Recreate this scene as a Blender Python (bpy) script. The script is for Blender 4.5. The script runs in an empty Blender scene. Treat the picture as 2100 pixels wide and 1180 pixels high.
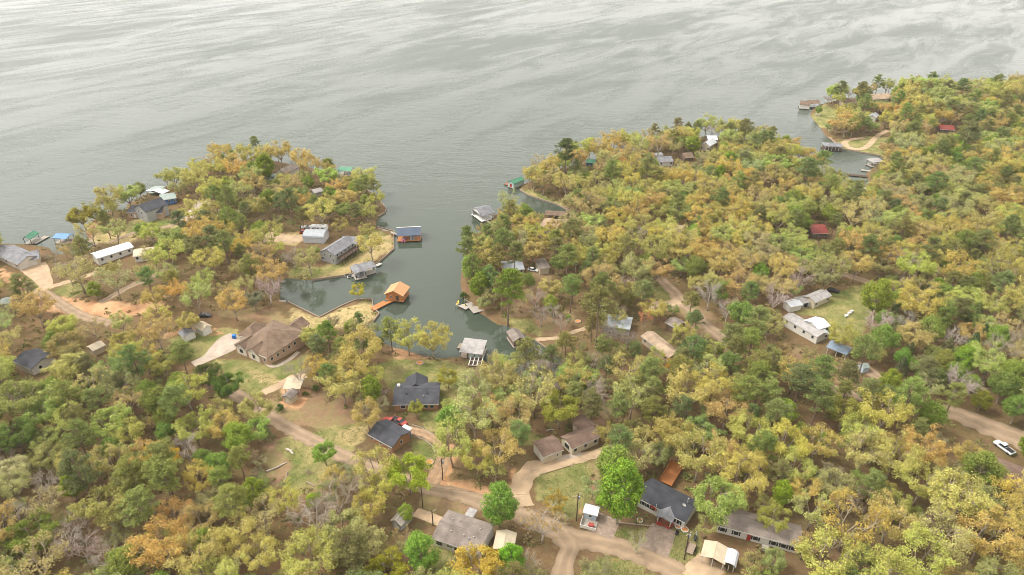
import bpy, bmesh, math, random
import numpy as np
from mathutils import Vector, Matrix

random.seed(11); NR = np.random.RandomState(7)
S = bpy.context.scene
COL = S.collection
rad = math.radians

# ------------------------------------------------------------------ camera, sky, sun, exposure
PITCH, HCAM, FPX, PW, PH = rad(30.0), 140.0, 1400.0, 2100.0, 1180.0
cd = bpy.data.cameras.new('camera'); cam = bpy.data.objects.new('camera', cd); COL.objects.link(cam)
cd.sensor_width = 36.0; cd.lens = 24.0; cd.clip_start = 1.0; cd.clip_end = 40000.0
cam.location = (0, 0, HCAM); cam.rotation_euler = (rad(90) - PITCH, 0, 0)
S.camera = cam

SUN_EL, SUN_AZ = rad(52), rad(-75)          # azimuth from +Y (view direction), negative = to the left
w = bpy.data.worlds.new('World'); S.world = w; w.use_nodes = True
nt = w.node_tree; nt.nodes.clear()
sky = nt.nodes.new('ShaderNodeTexSky'); sky.sky_type = 'NISHITA'; sky.sun_disc = False
sky.sun_elevation = SUN_EL; sky.sun_rotation = SUN_AZ; sky.dust_density = 4.0; sky.air_density = 1.0
hs = nt.nodes.new('ShaderNodeHueSaturation'); hs.inputs['Saturation'].default_value = 0.03
bg = nt.nodes.new('ShaderNodeBackground'); bg.inputs['Strength'].default_value = 0.15
wo = nt.nodes.new('ShaderNodeOutputWorld')
# a thin, even overcast deck over the clear-sky model
veil = nt.nodes.new('ShaderNodeMix'); veil.data_type = 'RGBA'; veil.inputs[0].default_value = 0.55; veil.inputs[7].default_value = (6.7, 6.45, 6.15, 1)
nt.links.new(sky.outputs[0], hs.inputs['Color']); nt.links.new(hs.outputs[0], veil.inputs[6]); nt.links.new(veil.outputs[2], bg.inputs['Color']); nt.links.new(bg.outputs[0], wo.inputs[0])
sl = bpy.data.lights.new('sun', 'SUN'); sl.energy = 1.5; sl.angle = rad(14); sl.color = (1.0, 0.94, 0.85)
so = bpy.data.objects.new('sun', sl); COL.objects.link(so)
sdir = Vector((math.sin(SUN_AZ) * math.cos(SUN_EL), math.cos(SUN_AZ) * math.cos(SUN_EL), math.sin(SUN_EL)))
so.rotation_euler = sdir.to_track_quat('Z', 'Y').to_euler(); so.location = (-200, 100, 300)
S.view_settings.view_transform = 'Standard'; S.view_settings.look = 'None'
S.view_settings.exposure = 1.22; S.view_settings.gamma = 1.0; S.view_settings.use_curve_mapping = False
S.render.engine = 'CYCLES'
S.cycles.max_bounces = 6; S.cycles.diffuse_bounces = 3; S.cycles.glossy_bounces = 2; S.cycles.transmission_bounces = 3
S.cycles.use_denoising = True; S.cycles.pixel_filter_type = 'BLACKMAN_HARRIS'; S.cycles.filter_width = 0.9

# ------------------------------------------------------------------ photograph <-> place
SP, CP = math.sin(PITCH), math.cos(PITCH)
def ray(x, y):
    u, v = (x - PW / 2) / FPX, (PH / 2 - y) / FPX
    return (u, v * SP + CP, v * CP - SP)
def on_plane(x, y, z=0.0):
    d = ray(x, y); t = (HCAM - z) / -d[2]
    return (d[0] * t, d[1] * t)
def project(X, Y, Z):
    dz = Z - HCAM
    dep = Y * CP - dz * SP; up = Y * SP + dz * CP
    return PW / 2 + FPX * X / dep, PH / 2 - FPX * up / dep, dep

COAST_PX = [(0,500),(55,501),(100,508),(112,521),(160,521),(197,503),(184,492),(176,480),(181,462),(200,443),(236,431),(262,431),(258,420),(272,415),
 (300,398),(332,387),(385,377),(430,352),(480,332),(520,326),(560,330),(600,338),(650,348),(700,366),(745,386),(775,408),(792,430),(790,437),(776,446),
 (771,458),(772,467),(808,476),(808,512),(775,541),(720,565),(640,576),(600,572),(578,571),(572,592),(575,616),(592,622),(655,653),(700,630),(730,617),(763,615),
 (766,634),(778,645),(766,661),(748,668),(770,690),(800,711),(830,718),(870,731),(900,736),(945,731),(1000,742),(1030,758),(1070,768),(1100,782),(1150,790),(1200,794),
 (1204,784),(1178,760),(1150,738),(1122,716),(1092,696),(1060,679),(1038,668),(1018,666),(1004,656),(992,647),(979,641),(962,628),(948,605),(944,578),(947,552),(955,520),(974,492),
 (998,470),(1010,464),(1000,456),(999,450),(1012,442),(1050,434),(1092,440),(1125,441),(1166,433),(1143,421),(1105,409),(1082,401),(1066,390),(1070,380),(1090,372),
 (1122,361),(1136,350),(1190,336),(1240,322),(1300,311),(1352,299),(1381,290),(1420,284),(1470,281),(1530,286),(1580,300),(1610,316),(1640,334),(1676,352),(1708,374),
 (1738,384),(1786,378),(1780,366),(1776,356),(1790,344),(1815,326),(1806,321),(1730,307),(1716,298),(1704,286),(1692,278),(1682,262),(1668,246),(1661,235),(1668,222),
 (1690,213),(1722,206),(1762,200),(1810,196),(1900,192),(2000,190),(2100,186)]
COAST = [on_plane(x, y) for x, y in COAST_PX]
COAST = [(-900, COAST[0][1] - 30), (-620, COAST[0][1] + 5)] + COAST + [(760, COAST[-1][1] + 40), (1000, COAST[-1][1] + 50), (1000, 10), (-900, 10)]
CO = np.array(COAST)
def inside(P, V):
    x, y = P[:, 0], P[:, 1]; res = np.zeros(len(P), bool); n = len(V)
    for i in range(n):
        x1, y1 = V[i]; x2, y2 = V[(i + 1) % n]
        if y1 == y2: continue
        c = ((y1 > y) != (y2 > y)) & (x < (x2 - x1) * (y - y1) / (y2 - y1) + x1)
        res ^= c
    return res
def seg_dist(P, V):
    best = np.full(len(P), 1e9); n = len(V)
    for i in range(n):
        a = V[i]; b = V[(i + 1) % n]; d = b - a; L = d @ d
        if L == 0: continue
        t = np.clip(((P - a) @ d) / L, 0, 1)
        q = P - a - t[:, None] * d
        best = np.minimum(best, q[:, 0] ** 2 + q[:, 1] ** 2)
    return np.sqrt(best)
GS = 2.5; GX0, GX1, GY0, GY1 = -560.0, 780.0, 25.0, 690.0
NX, NY = int((GX1 - GX0) / GS) + 1, int((GY1 - GY0) / GS) + 1
gx = GX0 + GS * np.arange(NX); gy = GY0 + GS * np.arange(NY)
XX, YY = np.meshgrid(gx, gy); PTS = np.stack([XX.ravel(), YY.ravel()], 1)
SD = seg_dist(PTS, CO); SD = np.where(inside(PTS, CO), SD, -SD)
def rise(d, x, y):
    n = 0.9 * np.sin(x / 37 + 1.3) * np.sin(y / 43) + 0.6 * np.sin(x / 19 + y / 27) + 0.35 * np.sin(x / 9.1) * np.sin(y / 11.3 + 2)
    up = 0.75 * np.clip(d / 1.3, 0, 1) + 5.0 * (1 - np.exp(-np.clip(d, 0, None) / 75)) + n * np.clip((d - 2) / 30, 0, 1)
    return np.where(d > 0, up, np.maximum(-2.2, d * 0.58))
ZZ = rise(SD, PTS[:, 0], PTS[:, 1])
Z2, D2 = ZZ.reshape(NY, NX), SD.reshape(NY, NX)
def _bil(A, x, y):
    fx = min(max((x - GX0) / GS, 0), NX - 1.001); fy = min(max((y - GY0) / GS, 0), NY - 1.001)
    i, j = int(fx), int(fy); a, b = fx - i, fy - j
    return (A[j, i] * (1 - a) + A[j, i + 1] * a) * (1 - b) + (A[j + 1, i] * (1 - a) + A[j + 1, i + 1] * a) * b
def ground(x, y): return float(_bil(Z2, x, y))
def shore(x, y): return float(_bil(D2, x, y))
def at(px, py, dz=0.0, water=False):
    z = 0.0
    for _ in range(8):
        x, y = on_plane(px, py, z + dz)
        z = 0.0 if water else max(ground(x, y), 0.0)
    return Vector((x, y, z))
def pxm(y): return (y + 215) * 0.866 / HCAM          # photograph pixels per metre at row y

# ------------------------------------------------------------------ materials
MATS = {}
def mat(name, col, rough=0.8, metal=0.0, noise=0.0, nscale=2.0, bump=0.0, col2=None, stretch=(1, 1, 1), spec=0.3):
    if name in MATS: return MATS[name]
    m = bpy.data.materials.new(name); m.use_nodes = True; t = m.node_tree; b = t.nodes['Principled BSDF']
    b.inputs['Roughness'].default_value = rough; b.inputs['Metallic'].default_value = metal; b.inputs['Specular IOR Level'].default_value = spec
    if noise or col2:
        tc = t.nodes.new('ShaderNodeTexCoord'); mp = t.nodes.new('ShaderNodeMapping'); mp.inputs['Scale'].default_value = stretch
        n = t.nodes.new('ShaderNodeTexNoise'); n.inputs['Scale'].default_value = nscale; n.inputs['Detail'].default_value = 6; n.inputs['Roughness'].default_value = 0.65
        t.links.new(tc.outputs['Object'], mp.inputs[0]); t.links.new(mp.outputs[0], n.inputs['Vector'])
        r = t.nodes.new('ShaderNodeValToRGB'); r.color_ramp.elements[0].position = 0.32; r.color_ramp.elements[1].position = 0.68
        c2 = col2 or tuple(c * (1 - noise) for c in col)
        r.color_ramp.elements[0].color = (*c2, 1); r.color_ramp.elements[1].color = (*[min(1, c * (1 + noise * 0.4)) for c in col], 1)
        t.links.new(n.outputs[0], r.inputs[0]); t.links.new(r.outputs[0], b.inputs['Base Color'])
        if bump:
            bp = t.nodes.new('ShaderNodeBump'); bp.inputs['Strength'].default_value = bump; bp.inputs['Distance'].default_value = 0.05
            t.links.new(n.outputs[0], bp.inputs['Height']); t.links.new(bp.outputs[0], b.inputs['Normal'])
    else:
        b.inputs['Base Color'].default_value = (*col, 1)
    MATS[name] = m; return m
def ribbed(name, col, noise=0.12, period=0.45, axis='X', rough=0.45, depth=0.03):
    """sheet metal or lap siding: ribs as fine relief"""
    if name in MATS: return MATS[name]
    m = mat(name, col, rough, 0.0, noise, 0.6); t = m.node_tree; b = t.nodes['Principled BSDF']
    tc = t.nodes.new('ShaderNodeTexCoord'); wv = t.nodes.new('ShaderNodeTexWave'); wv.bands_direction = axis
    wv.inputs['Scale'].default_value = 0.314 / period; wv.inputs['Distortion'].default_value = 0
    bp = t.nodes.new('ShaderNodeBump'); bp.inputs['Strength'].default_value = 0.7; bp.inputs['Distance'].default_value = depth
    t.links.new(tc.outputs['Object'], wv.inputs['Vector']); t.links.new(wv.outputs['Fac'], bp.inputs['Height']); t.links.new(bp.outputs[0], b.inputs['Normal'])
    return m
WHITE = ribbed('white_siding', (.6, .57, .51), .1, .22, 'Z'); CREAM = ribbed('cream_siding', (.52, .45, .33), .12, .22, 'Z')
GREYW = ribbed('grey_siding', (.34, .34, .33), .15, .22, 'Z'); TANW = ribbed('tan_siding', (.5, .41, .29), .12, .22, 'Z'); BLUEW = ribbed('blue_siding', (.05, .15, .36), .15, .3, 'Z')
TEALW = ribbed('pale_teal_siding', (.4, .5, .48), .12, .3, 'Z'); PALEB = ribbed('pale_blue_siding', (.42, .5, .56), .1, .22, 'Z'); BROWNW = ribbed('brown_siding', (.16, .11, .075), .2, .22, 'Z')
BRICK = mat('orange_brick', (.34, .18, .09), .9, 0, .3, 3, .3); TANB = mat('tan_brick', (.46, .31, .21), .9, 0, .25, 3, .3)
STONE = mat('pale_stone', (.66, .58, .48), .9, 0, .2, 2, .3)
def shingle(name, c, n=.18):
    m = mat(name, c, .92, 0, n, 2.6, .35); t = m.node_tree; b = t.nodes['Principled BSDF']; src = b.inputs['Base Color'].links[0].from_socket
    tc = t.nodes.new('ShaderNodeTexCoord'); n2 = t.nodes.new('ShaderNodeTexNoise'); n2.inputs['Scale'].default_value = .45; n2.inputs['Detail'].default_value = 5; t.links.new(tc.outputs['Object'], n2.inputs['Vector'])
    mr = t.nodes.new('ShaderNodeMapRange'); mr.inputs['From Min'].default_value = .3; mr.inputs['From Max'].default_value = .7; mr.inputs['To Min'].default_value = .72; mr.inputs['To Max'].default_value = 1.25; t.links.new(n2.outputs[0], mr.inputs['Value'])
    # courses of tabs
    br = t.nodes.new('ShaderNodeTexBrick'); br.inputs['Scale'].default_value = 1.0; br.inputs['Brick Width'].default_value = .9; br.inputs['Row Height'].default_value = .32; br.inputs['Mortar Size'].default_value = .03; br.inputs['Color1'].default_value = (1.05, 1.05, 1.05, 1); br.inputs['Color2'].default_value = (.93, .93, .93, 1); br.inputs['Mortar'].default_value = (.78, .78, .78, 1); t.links.new(tc.outputs['Object'], br.inputs['Vector'])
    v1 = t.nodes.new('ShaderNodeMix'); v1.data_type = 'RGBA'; v1.blend_type = 'MULTIPLY'; v1.inputs[0].default_value = 1; t.links.new(src, v1.inputs[6]); t.links.new(mr.outputs[0], v1.inputs[7])
    v2 = t.nodes.new('ShaderNodeMix'); v2.data_type = 'RGBA'; v2.blend_type = 'MULTIPLY'; v2.inputs[0].default_value = .8; t.links.new(v1.outputs[2], v2.inputs[6]); t.links.new(br.outputs['Color'], v2.inputs[7]); t.links.new(v2.outputs[2], b.inputs['Base Color']); return m
R_DARK = shingle('dark_grey_shingle', (.055, .056, .064)); R_BROWN = shingle('brown_shingle', (.165, .112, .075)); R_GREY = shingle('grey_shingle', (.19, .19, .2)); R_TAUPE = shingle('taupe_shingle', (.2, .165, .14))
R_TAN = shingle('tan_shingle', (.34, .25, .17)); R_PLUM = shingle('plum_brown_shingle', (.175, .115, .085), .22); R_BLACK = shingle('charcoal_shingle', (.045, .047, .055))
M_TIN = ribbed('weathered_tin', (.31, .29, .275), .35, .5); M_WHITE = ribbed('white_metal', (.52, .53, .55), .12, .5); M_GREEN = ribbed('green_metal', (.07, .22, .13), .2, .5)
M_BLUE = ribbed('blue_metal', (.05, .17, .34), .2, .5); M_RED = ribbed('red_metal', (.19, .035, .025), .2, .5); M_NAVY = ribbed('slate_blue_metal', (.055, .075, .11), .15, .5); M_TANM = ribbed('tan_metal', (.44, .37, .26), .15, .5)
M_ORANGE = mat('orange_shingle', (.45, .25, .12), .9, 0, .18, 2.5, .3); M_TARP = mat('blue_tarp', (.19, .24, .3), .6, 0, .3, .8); M_GREYM = ribbed('grey_metal', (.3, .32, .34), .15, .5); M_PALEG = ribbed('pale_green_metal', (.26, .31, .28), .2, .5)
WOOD = mat('weathered_wood', (.3, .23, .17), .9, 0, .35, 3, .3, stretch=(1, 6, 6)); OWOOD = mat('orange_stained_wood', (.42, .17, .055), .7, 0, .25, 2, .2); RWOOD = mat('red_stained_wood', (.27, .1, .05), .7, 0, .3, 2, .2); GWOOD = mat('grey_wood', (.36, .32, .27), .9, 0, .35, 4, .3)
DWOOD = mat('dark_wood', (.09, .06, .042), .9, 0, .3, 3); TRIM = mat('white_paint', (.62, .6, .55), .6, 0, .12, 1); GLASS = mat('window_glass', (.03, .035, .04), .08, 0, spec=.6); BLACK = mat('black_rubber', (.02, .02, .022), .7); METAL = mat('galvanised_metal', (.45, .46, .47), .4, .6)
RED = mat('red_paint', (.3, .04, .025), .35, spec=.5); CARW = mat('white_car_paint', (.75, .75, .75), .25, spec=.5); CARB = mat('black_car_paint', (.02, .02, .024), .25, spec=.5); CARG = mat('grey_car_paint', (.2, .21, .23), .25, spec=.5); BLUEP = mat('blue_plastic', (.02, .15, .5), .5); YEL = mat('yellow_plastic', (.75, .5, .08), .5); PINK = mat('pink_plastic', (.6, .2, .25), .5)
CONC = mat('pale_concrete', (.39, .32, .25), .9, 0, .25, .35, .15); TANC = mat('tan_concrete', (.39, .28, .175), .9, 0, .3, .3, .15); GRAV = mat('tan_gravel', (.33, .215, .125), .95, 0, .35, .7, .4)
DIRT = mat('dirt_road', (.28, .2, .128), .95, 0, .2, .25, .3); PAVE = mat('broken_concrete_pad', (.28, .21, .16), .95, 0, .35, .8, .3); ASPH = mat('old_asphalt', (.23, .18, .15), .95, 0, .3, .5, .3)
BARK = mat('tree_bark', (.33, .27, .2), .95, 0, .35, 2.5, .5); PBARK = mat('pine_bark', (.22, .15, .11), .95, 0, .35, 2.5, .5); WBARK = mat('pale_dead_bark', (.48, .42, .36), .95, 0, .3, 2.5, .5); CLAYM = mat('clay_soil', (.5, .22, .08), .95, 0, .3, 1, .4)

# ------------------------------------------------------------------ mesh helpers
class MB:
    def __init__(s): s.v, s.f = [], []
    def add(s, V, F):
        o = len(s.v); s.v += [tuple(p) for p in V]; s.f += [tuple(i + o for i in f) for f in F]; return s
    def box(s, x0, x1, y0, y1, z0, z1):
        return s.add([(x0,y0,z0),(x1,y0,z0),(x1,y1,z0),(x0,y1,z0),(x0,y0,z1),(x1,y0,z1),(x1,y1,z1),(x0,y1,z1)],
                     [(3,2,1,0),(4,5,6,7),(0,1,5,4),(1,2,6,5),(2,3,7,6),(3,0,4,7)])
    def slab(s, top, t):                                  # a planar polygon with thickness t downwards
        n = len(top); V = list(top) + [(p[0], p[1], p[2] - t) for p in top]
        return s.add(V, [tuple(range(n)), tuple(range(2 * n - 1, n - 1, -1))] + [(i, i + n, (i + 1) % n + n, (i + 1) % n) for i in range(n)])
    def tube(s, pts, r, n=6, r1=None, cap=True):
        pts = [Vector(p) for p in pts]; r1 = r if r1 is None else r1; k = len(pts); rings = []
        for i, p in enumerate(pts):
            d = (pts[min(i + 1, k - 1)] - pts[max(i - 1, 0)]).normalized()
            a = d.cross(Vector((0, 0, 1)) if abs(d.z) < .9 else Vector((1, 0, 0))).normalized(); b = d.cross(a)
            rr = r + (r1 - r) * i / max(1, k - 1)
            rings.append([p + (a * math.cos(2 * math.pi * j / n) + b * math.sin(2 * math.pi * j / n)) * rr for j in range(n)])
        V = [q for g in rings for q in g]; F = [(i * n + j, i * n + (j + 1) % n, (i + 1) * n + (j + 1) % n, (i + 1) * n + j) for i in range(k - 1) for j in range(n)]
        if cap: F += [tuple(range(n - 1, -1, -1)), tuple(range((k - 1) * n, k * n))]
        return s.add(V, F)
    def prism(s, prof, x0, x1, axis='x'):                  # closed profile (y,z) swept along x, or (x,z) along y
        n = len(prof)
        V = [(x0, a, b) if axis == 'x' else (a, x0, b) for a, b in prof] + [(x1, a, b) if axis == 'x' else (a, x1, b) for a, b in prof]
        return s.add(V, [tuple(range(n - 1, -1, -1)), tuple(range(n, 2 * n))] + [(i, (i + 1) % n, (i + 1) % n + n, i + n) for i in range(n)])
    def mesh(s, name, M=None):
        V = [M @ Vector(p) for p in s.v] if M else s.v
        me = bpy.data.meshes.new(name); me.from_pydata(V, [], s.f); me.update()
        bm = bmesh.new(); bm.from_mesh(me); bmesh.ops.recalc_face_normals(bm, faces=bm.faces); bm.to_mesh(me); bm.free()
        return me
    def build(s, name, m, parent=None, M=None, smooth=False):
        me = s.mesh(name, M); me.materials.append(m)
        if smooth: me.polygons.foreach_set('use_smooth', [True] * len(me.polygons))
        o = bpy.data.objects.new(name, me); COL.objects.link(o); o.parent = parent
        return o
def tag(o, label, cat, group=None):
    o['label'] = label; o['category'] = cat
    if group: o['group'] = group
    return o
def thing(name, label, cat, loc, rz=0.0, group=None):
    o = bpy.data.objects.new(name, None); COL.objects.link(o); o.empty_display_size = .5
    o.location = loc; o.rotation_euler = (0, 0, rz); tag(o, label, cat, group)
    o['_m'] = 0; del o['_m']
    return o
def wm(o): return Matrix.Translation(o.location) @ o.rotation_euler.to_matrix().to_4x4()
def struct(o, kind='structure'): o['kind'] = kind; return o
KEEP = []                                                 # photograph rectangles where a thing stays in sight
LAND = []                                                 # (x, y, phrase) landmarks for the tree labels

# ------------------------------------------------------------------ buildings
class Frame: pass
def frame(A, B, depth, hz, base=None):
    """A, B: photograph points of the near eave corners, hz above the ground; depth: metres, or the photograph point of the eave corner behind B"""
    w_ = base is not None; f = Frame()
    a = at(*A, dz=hz + (base or 0), water=w_); b = at(*B, dz=hz + (base or 0), water=w_)
    d = Vector((b.x - a.x, b.y - a.y)); f.L = d.length; f.rz = math.atan2(d.y, d.x)
    nrm = Vector((-d.y, d.x)).normalized()
    if isinstance(depth, tuple):
        c = at(*depth, dz=hz + (base or 0), water=w_); depth = max(1.5, (Vector((c.x - b.x, c.y - b.y))).dot(nrm))
    f.D = depth
    cs = [Vector((a.x, a.y)), Vector((b.x, b.y)), Vector((b.x, b.y)) + nrm * depth, Vector((a.x, a.y)) + nrm * depth]
    f.z = base if w_ else max(ground(*c) for c in cs)
    f.low = base if w_ else min(ground(*c) for c in cs)
    f.loc = Vector((a.x, a.y, f.z)); f.M = Matrix.Translation(f.loc) @ Matrix.Rotation(f.rz, 4, 'Z')
    mid = sum(cs, Vector((0, 0))) / 4; f.mid = mid; FOOT.append(cs)
    return f
FOOT = []
WINS = {}
def put_window(T, M, L, D, side, u, z, ww=.9, hh=1.1, shutter=None, name='window'):
    key = (ww, hh)
    if key not in WINS:
        a = MB(); t = .09
        a.box(-ww/2, ww/2, -.06, .02, -t, 0).box(-ww/2, ww/2, -.06, .02, hh, hh + t).box(-ww/2 - t, -ww/2, -.06, .02, -t, hh + t).box(ww/2, ww/2 + t, -.06, .02, -t, hh + t)
        p = MB(); p.box(-ww/2, ww/2, -.03, .015, 0, hh)
        m1 = a.mesh('window_frame'); m1.materials.append(TRIM); m2 = p.mesh('window_pane'); m2.materials.append(GLASS); WINS[key] = (m1, m2)
    m1, m2 = WINS[key]
    pos = {'f': (u * L, 0, 0), 'b': ((1 - u) * L, D, 180), 'l': (0, (1 - u) * D, -90), 'r': (L, u * D, 90)}[side]
    loc = wm(T).inverted() @ M @ Matrix.Translation((pos[0], pos[1], z)) @ Matrix.Rotation(rad(pos[2]), 4, 'Z')
    o = bpy.data.objects.new(name, m1); COL.objects.link(o); o.parent = T; o.matrix_local = loc
    g = bpy.data.objects.new('pane', m2); COL.objects.link(g); g.parent = o
    if shutter:
        for s_ in (-1, 1):
            x0 = s_ * (ww / 2 + .28)
            sh = MB().box(x0 - .17, x0 + .17, -.05, .01, -.05, hh + .05).build('shutter', shutter, o)
    return o
def put_door(T, M, L, D, side, u, m=TRIM, ww=.95, hh=2.05, name='door', z=0.02):
    pos = {'f': (u * L, 0, 0), 'b': ((1 - u) * L, D, 180), 'l': (0, (1 - u) * D, -90), 'r': (L, u * D, 90)}[side]
    loc = wm(T).inverted() @ M @ Matrix.Translation((pos[0], pos[1], z)) @ Matrix.Rotation(rad(pos[2]), 4, 'Z')
    a = MB().box(-ww/2, ww/2, -.05, .01, 0, hh); o = a.build(name, m, T); o.matrix_local = loc
    MB().tube([(ww*.36, -.12, 1.0), (ww*.36, -.05, 1.0)], .05, 6).build('handle', METAL, o)
    return o
def roof_mesh(kind, L, D, h, rise_, ov, t=.18):
    r = MB(); x0, x1, y0, y1 = -ov, L + ov, -ov, D + ov
    if kind == 'along':
        k = rise_ / (D / 2); ze = h - ov * k; zr = h + rise_; ym = D / 2
        r.slab([(x0,y0,ze+t),(x1,y0,ze+t),(x1,ym,zr+t),(x0,ym,zr+t)], t).slab([(x1,y1,ze+t),(x0,y1,ze+t),(x0,ym,zr+t),(x1,ym,zr+t)], t)
    elif kind == 'cross':
        k = rise_ / (L / 2); ze = h - ov * k; zr = h + rise_; xm = L / 2
        r.slab([(x0,y1,ze+t),(x0,y0,ze+t),(xm,y0,zr+t),(xm,y1,zr+t)], t).slab([(x1,y0,ze+t),(x1,y1,ze+t),(xm,y1,zr+t),(xm,y0,zr+t)], t)
    elif kind == 'hip':
        m_ = min(L, D) / 2 + ov; zr = h + rise_
        if L >= D: a, b = (x0 + m_, D/2, zr), (x1 - m_, D/2, zr); F = [(0,1,5,4),(1,2,5),(2,3,4,5),(3,0,4)]
        else: a, b = (L/2, y0 + m_, zr), (L/2, y1 - m_, zr); F = [(0,1,4),(1,2,5,4),(2,3,5),(3,0,4,5)]
        V = [(x0,y0,h),(x1,y0,h),(x1,y1,h),(x0,y1,h), a, b]
        V2 = V + [(x0,y0,h-t),(x1,y0,h-t),(x1,y1,h-t),(x0,y1,h-t)]
        r.add(V2, F + [(9,8,7,6)] + [(i, i + 6, (i + 1) % 4 + 6, (i + 1) % 4) for i in range(4)])
    elif kind in ('flat', 'shed'):
        r.slab([(x0,y0,h+t),(x1,y0,h+t),(x1,y1,h+rise_+t),(x0,y1,h+rise_+t)], t)
    elif kind in ('arch', 'archcross'):
        W = D if kind == 'arch' else L; n = 9; out = []; inn = []
        for i in range(n):
            a = math.pi * i / (n - 1); yy = W / 2 - (W / 2 + ov) * math.cos(a); zz = h + rise_ * math.sin(a)
            out.append((yy, zz + t)); inn.append((yy, zz))
        prof = out + inn[::-1]
        if kind == 'arch': r.prism(prof, x0, x1, 'x')
        else: r.prism(prof, y0, y1, 'y')
    return r
def walls_mesh(kind, L, D, h, rise_, low):
    a = MB(); t = .15
    if kind == 'along': a.prism([(0, low), (D, low), (D, h), (D / 2, h + rise_ - .02), (0, h)], 0, L, 'x')
    elif kind == 'cross': a.prism([(0, low), (L, low), (L, h), (L / 2, h + rise_ - .02), (0, h)], 0, D, 'y')
    elif kind == 'arch': a.prism([(0, low), (D, low), (D, h)] + [(D/2 + D/2*math.cos(math.pi*i/8), h + rise_*math.sin(math.pi*i/8) - .02) for i in range(1, 8)] + [(0, h)], 0, L, 'x')
    elif kind == 'shed': a.prism([(0, low), (D, low), (D, h + rise_ - .02), (0, h - .02)], 0, L, 'x')
    else: a.box(0, L, 0, D, low, h)
    return a
def block(T, A, B, depth, hz=2.6, rise_=1.5, roof='along', wall=WHITE, roofm=R_GREY, ov=.4, wins=(), doors=(), base=None, posts=0, floor=None, trim=True, shutter=None, back_wall=None, lo=None):
    f = frame(A, B, depth, hz, base); M, L, D = f.M, f.L, f.D
    if T is None: return f
    Ml = wm(T).inverted() @ M
    low = (f.low - f.z - .5) if base is None else 0.0
    if lo is not None: low = lo
    if wall: walls_mesh(roof, L, D, hz, rise_, low).build('wall', wall, T, Ml)
    roof_mesh(roof, L, D, hz, rise_, ov).build('roof', roofm, T, Ml)
    if roof in ('along', 'cross') and max(L, D) > 4:
        zr = hz + rise_ + .19
        a = MB().prism([(D/2-.22, zr-.07), (D/2+.22, zr-.07), (D/2, zr+.05)], -ov-.01, L+ov+.01, 'x') if roof == 'along' else MB().prism([(L/2-.22, zr-.07), (L/2+.22, zr-.07), (L/2, zr+.05)], -ov-.01, D+ov+.01, 'y')
        a.build('ridge_cap', roofm, T, Ml)
    if trim and roof in ('along', 'hip', 'cross', 'flat', 'shed') and L > 3:
        ze = hz + .02 if roof not in ('along',) else hz - ov * rise_ / (D / 2) + .02
        if roof != 'cross': MB().box(-ov, L + ov, -ov - .05, -ov - .003, ze - .12, ze + .1).build('fascia', TRIM, T, Ml)
    if posts:
        zb = -1.6 if base is not None else low
        zb -= (base or 0)
        n = max(2, posts)
        for i in range(n):
            for yy in (.1, D - .1):
                xx = .1 + (L - .2) * i / (n - 1)
                MB().box(xx - .09, xx + .09, yy - .09, yy + .09, zb, hz - .02).build('post', TRIM if posts > 0 and back_wall is None else (back_wall or TRIM), T, Ml)
    if floor: MB().box(-.3, L + .3, -.3, D + .3, -.2, -.01).build('deck', floor, T, Ml)
    for wn in wins: put_window(T, M, L, D, *wn, shutter=shutter) if len(wn) <= 5 else put_window(T, M, L, D, *wn)
    for dn in doors: put_door(T, M, L, D, *dn)
    f.T = T; return f
def house(name, label, cat, A, B, depth, short=None, keep=None, group=None, **k):
    hz = k.get('hz', 2.6); n0 = len(FOOT); f = frame(A, B, depth, hz, k.get('base')); FOOT.pop()
    T = thing(name, label, cat, f.loc, f.rz, group)
    g = block(T, A, B, depth, **k)
    if short: LAND.append((g.mid.x, g.mid.y, short))
    if keep: KEEP.append(keep)
    T.update_tag(); g.T = T
    return g
def row(side, n, z=.95, w_=.9, h_=1.1, u0=.12, u1=.88):
    return [(side, u0 + (u1 - u0) * (i / (n - 1) if n > 1 else .5), z, w_, h_) for i in range(n)]

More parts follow.
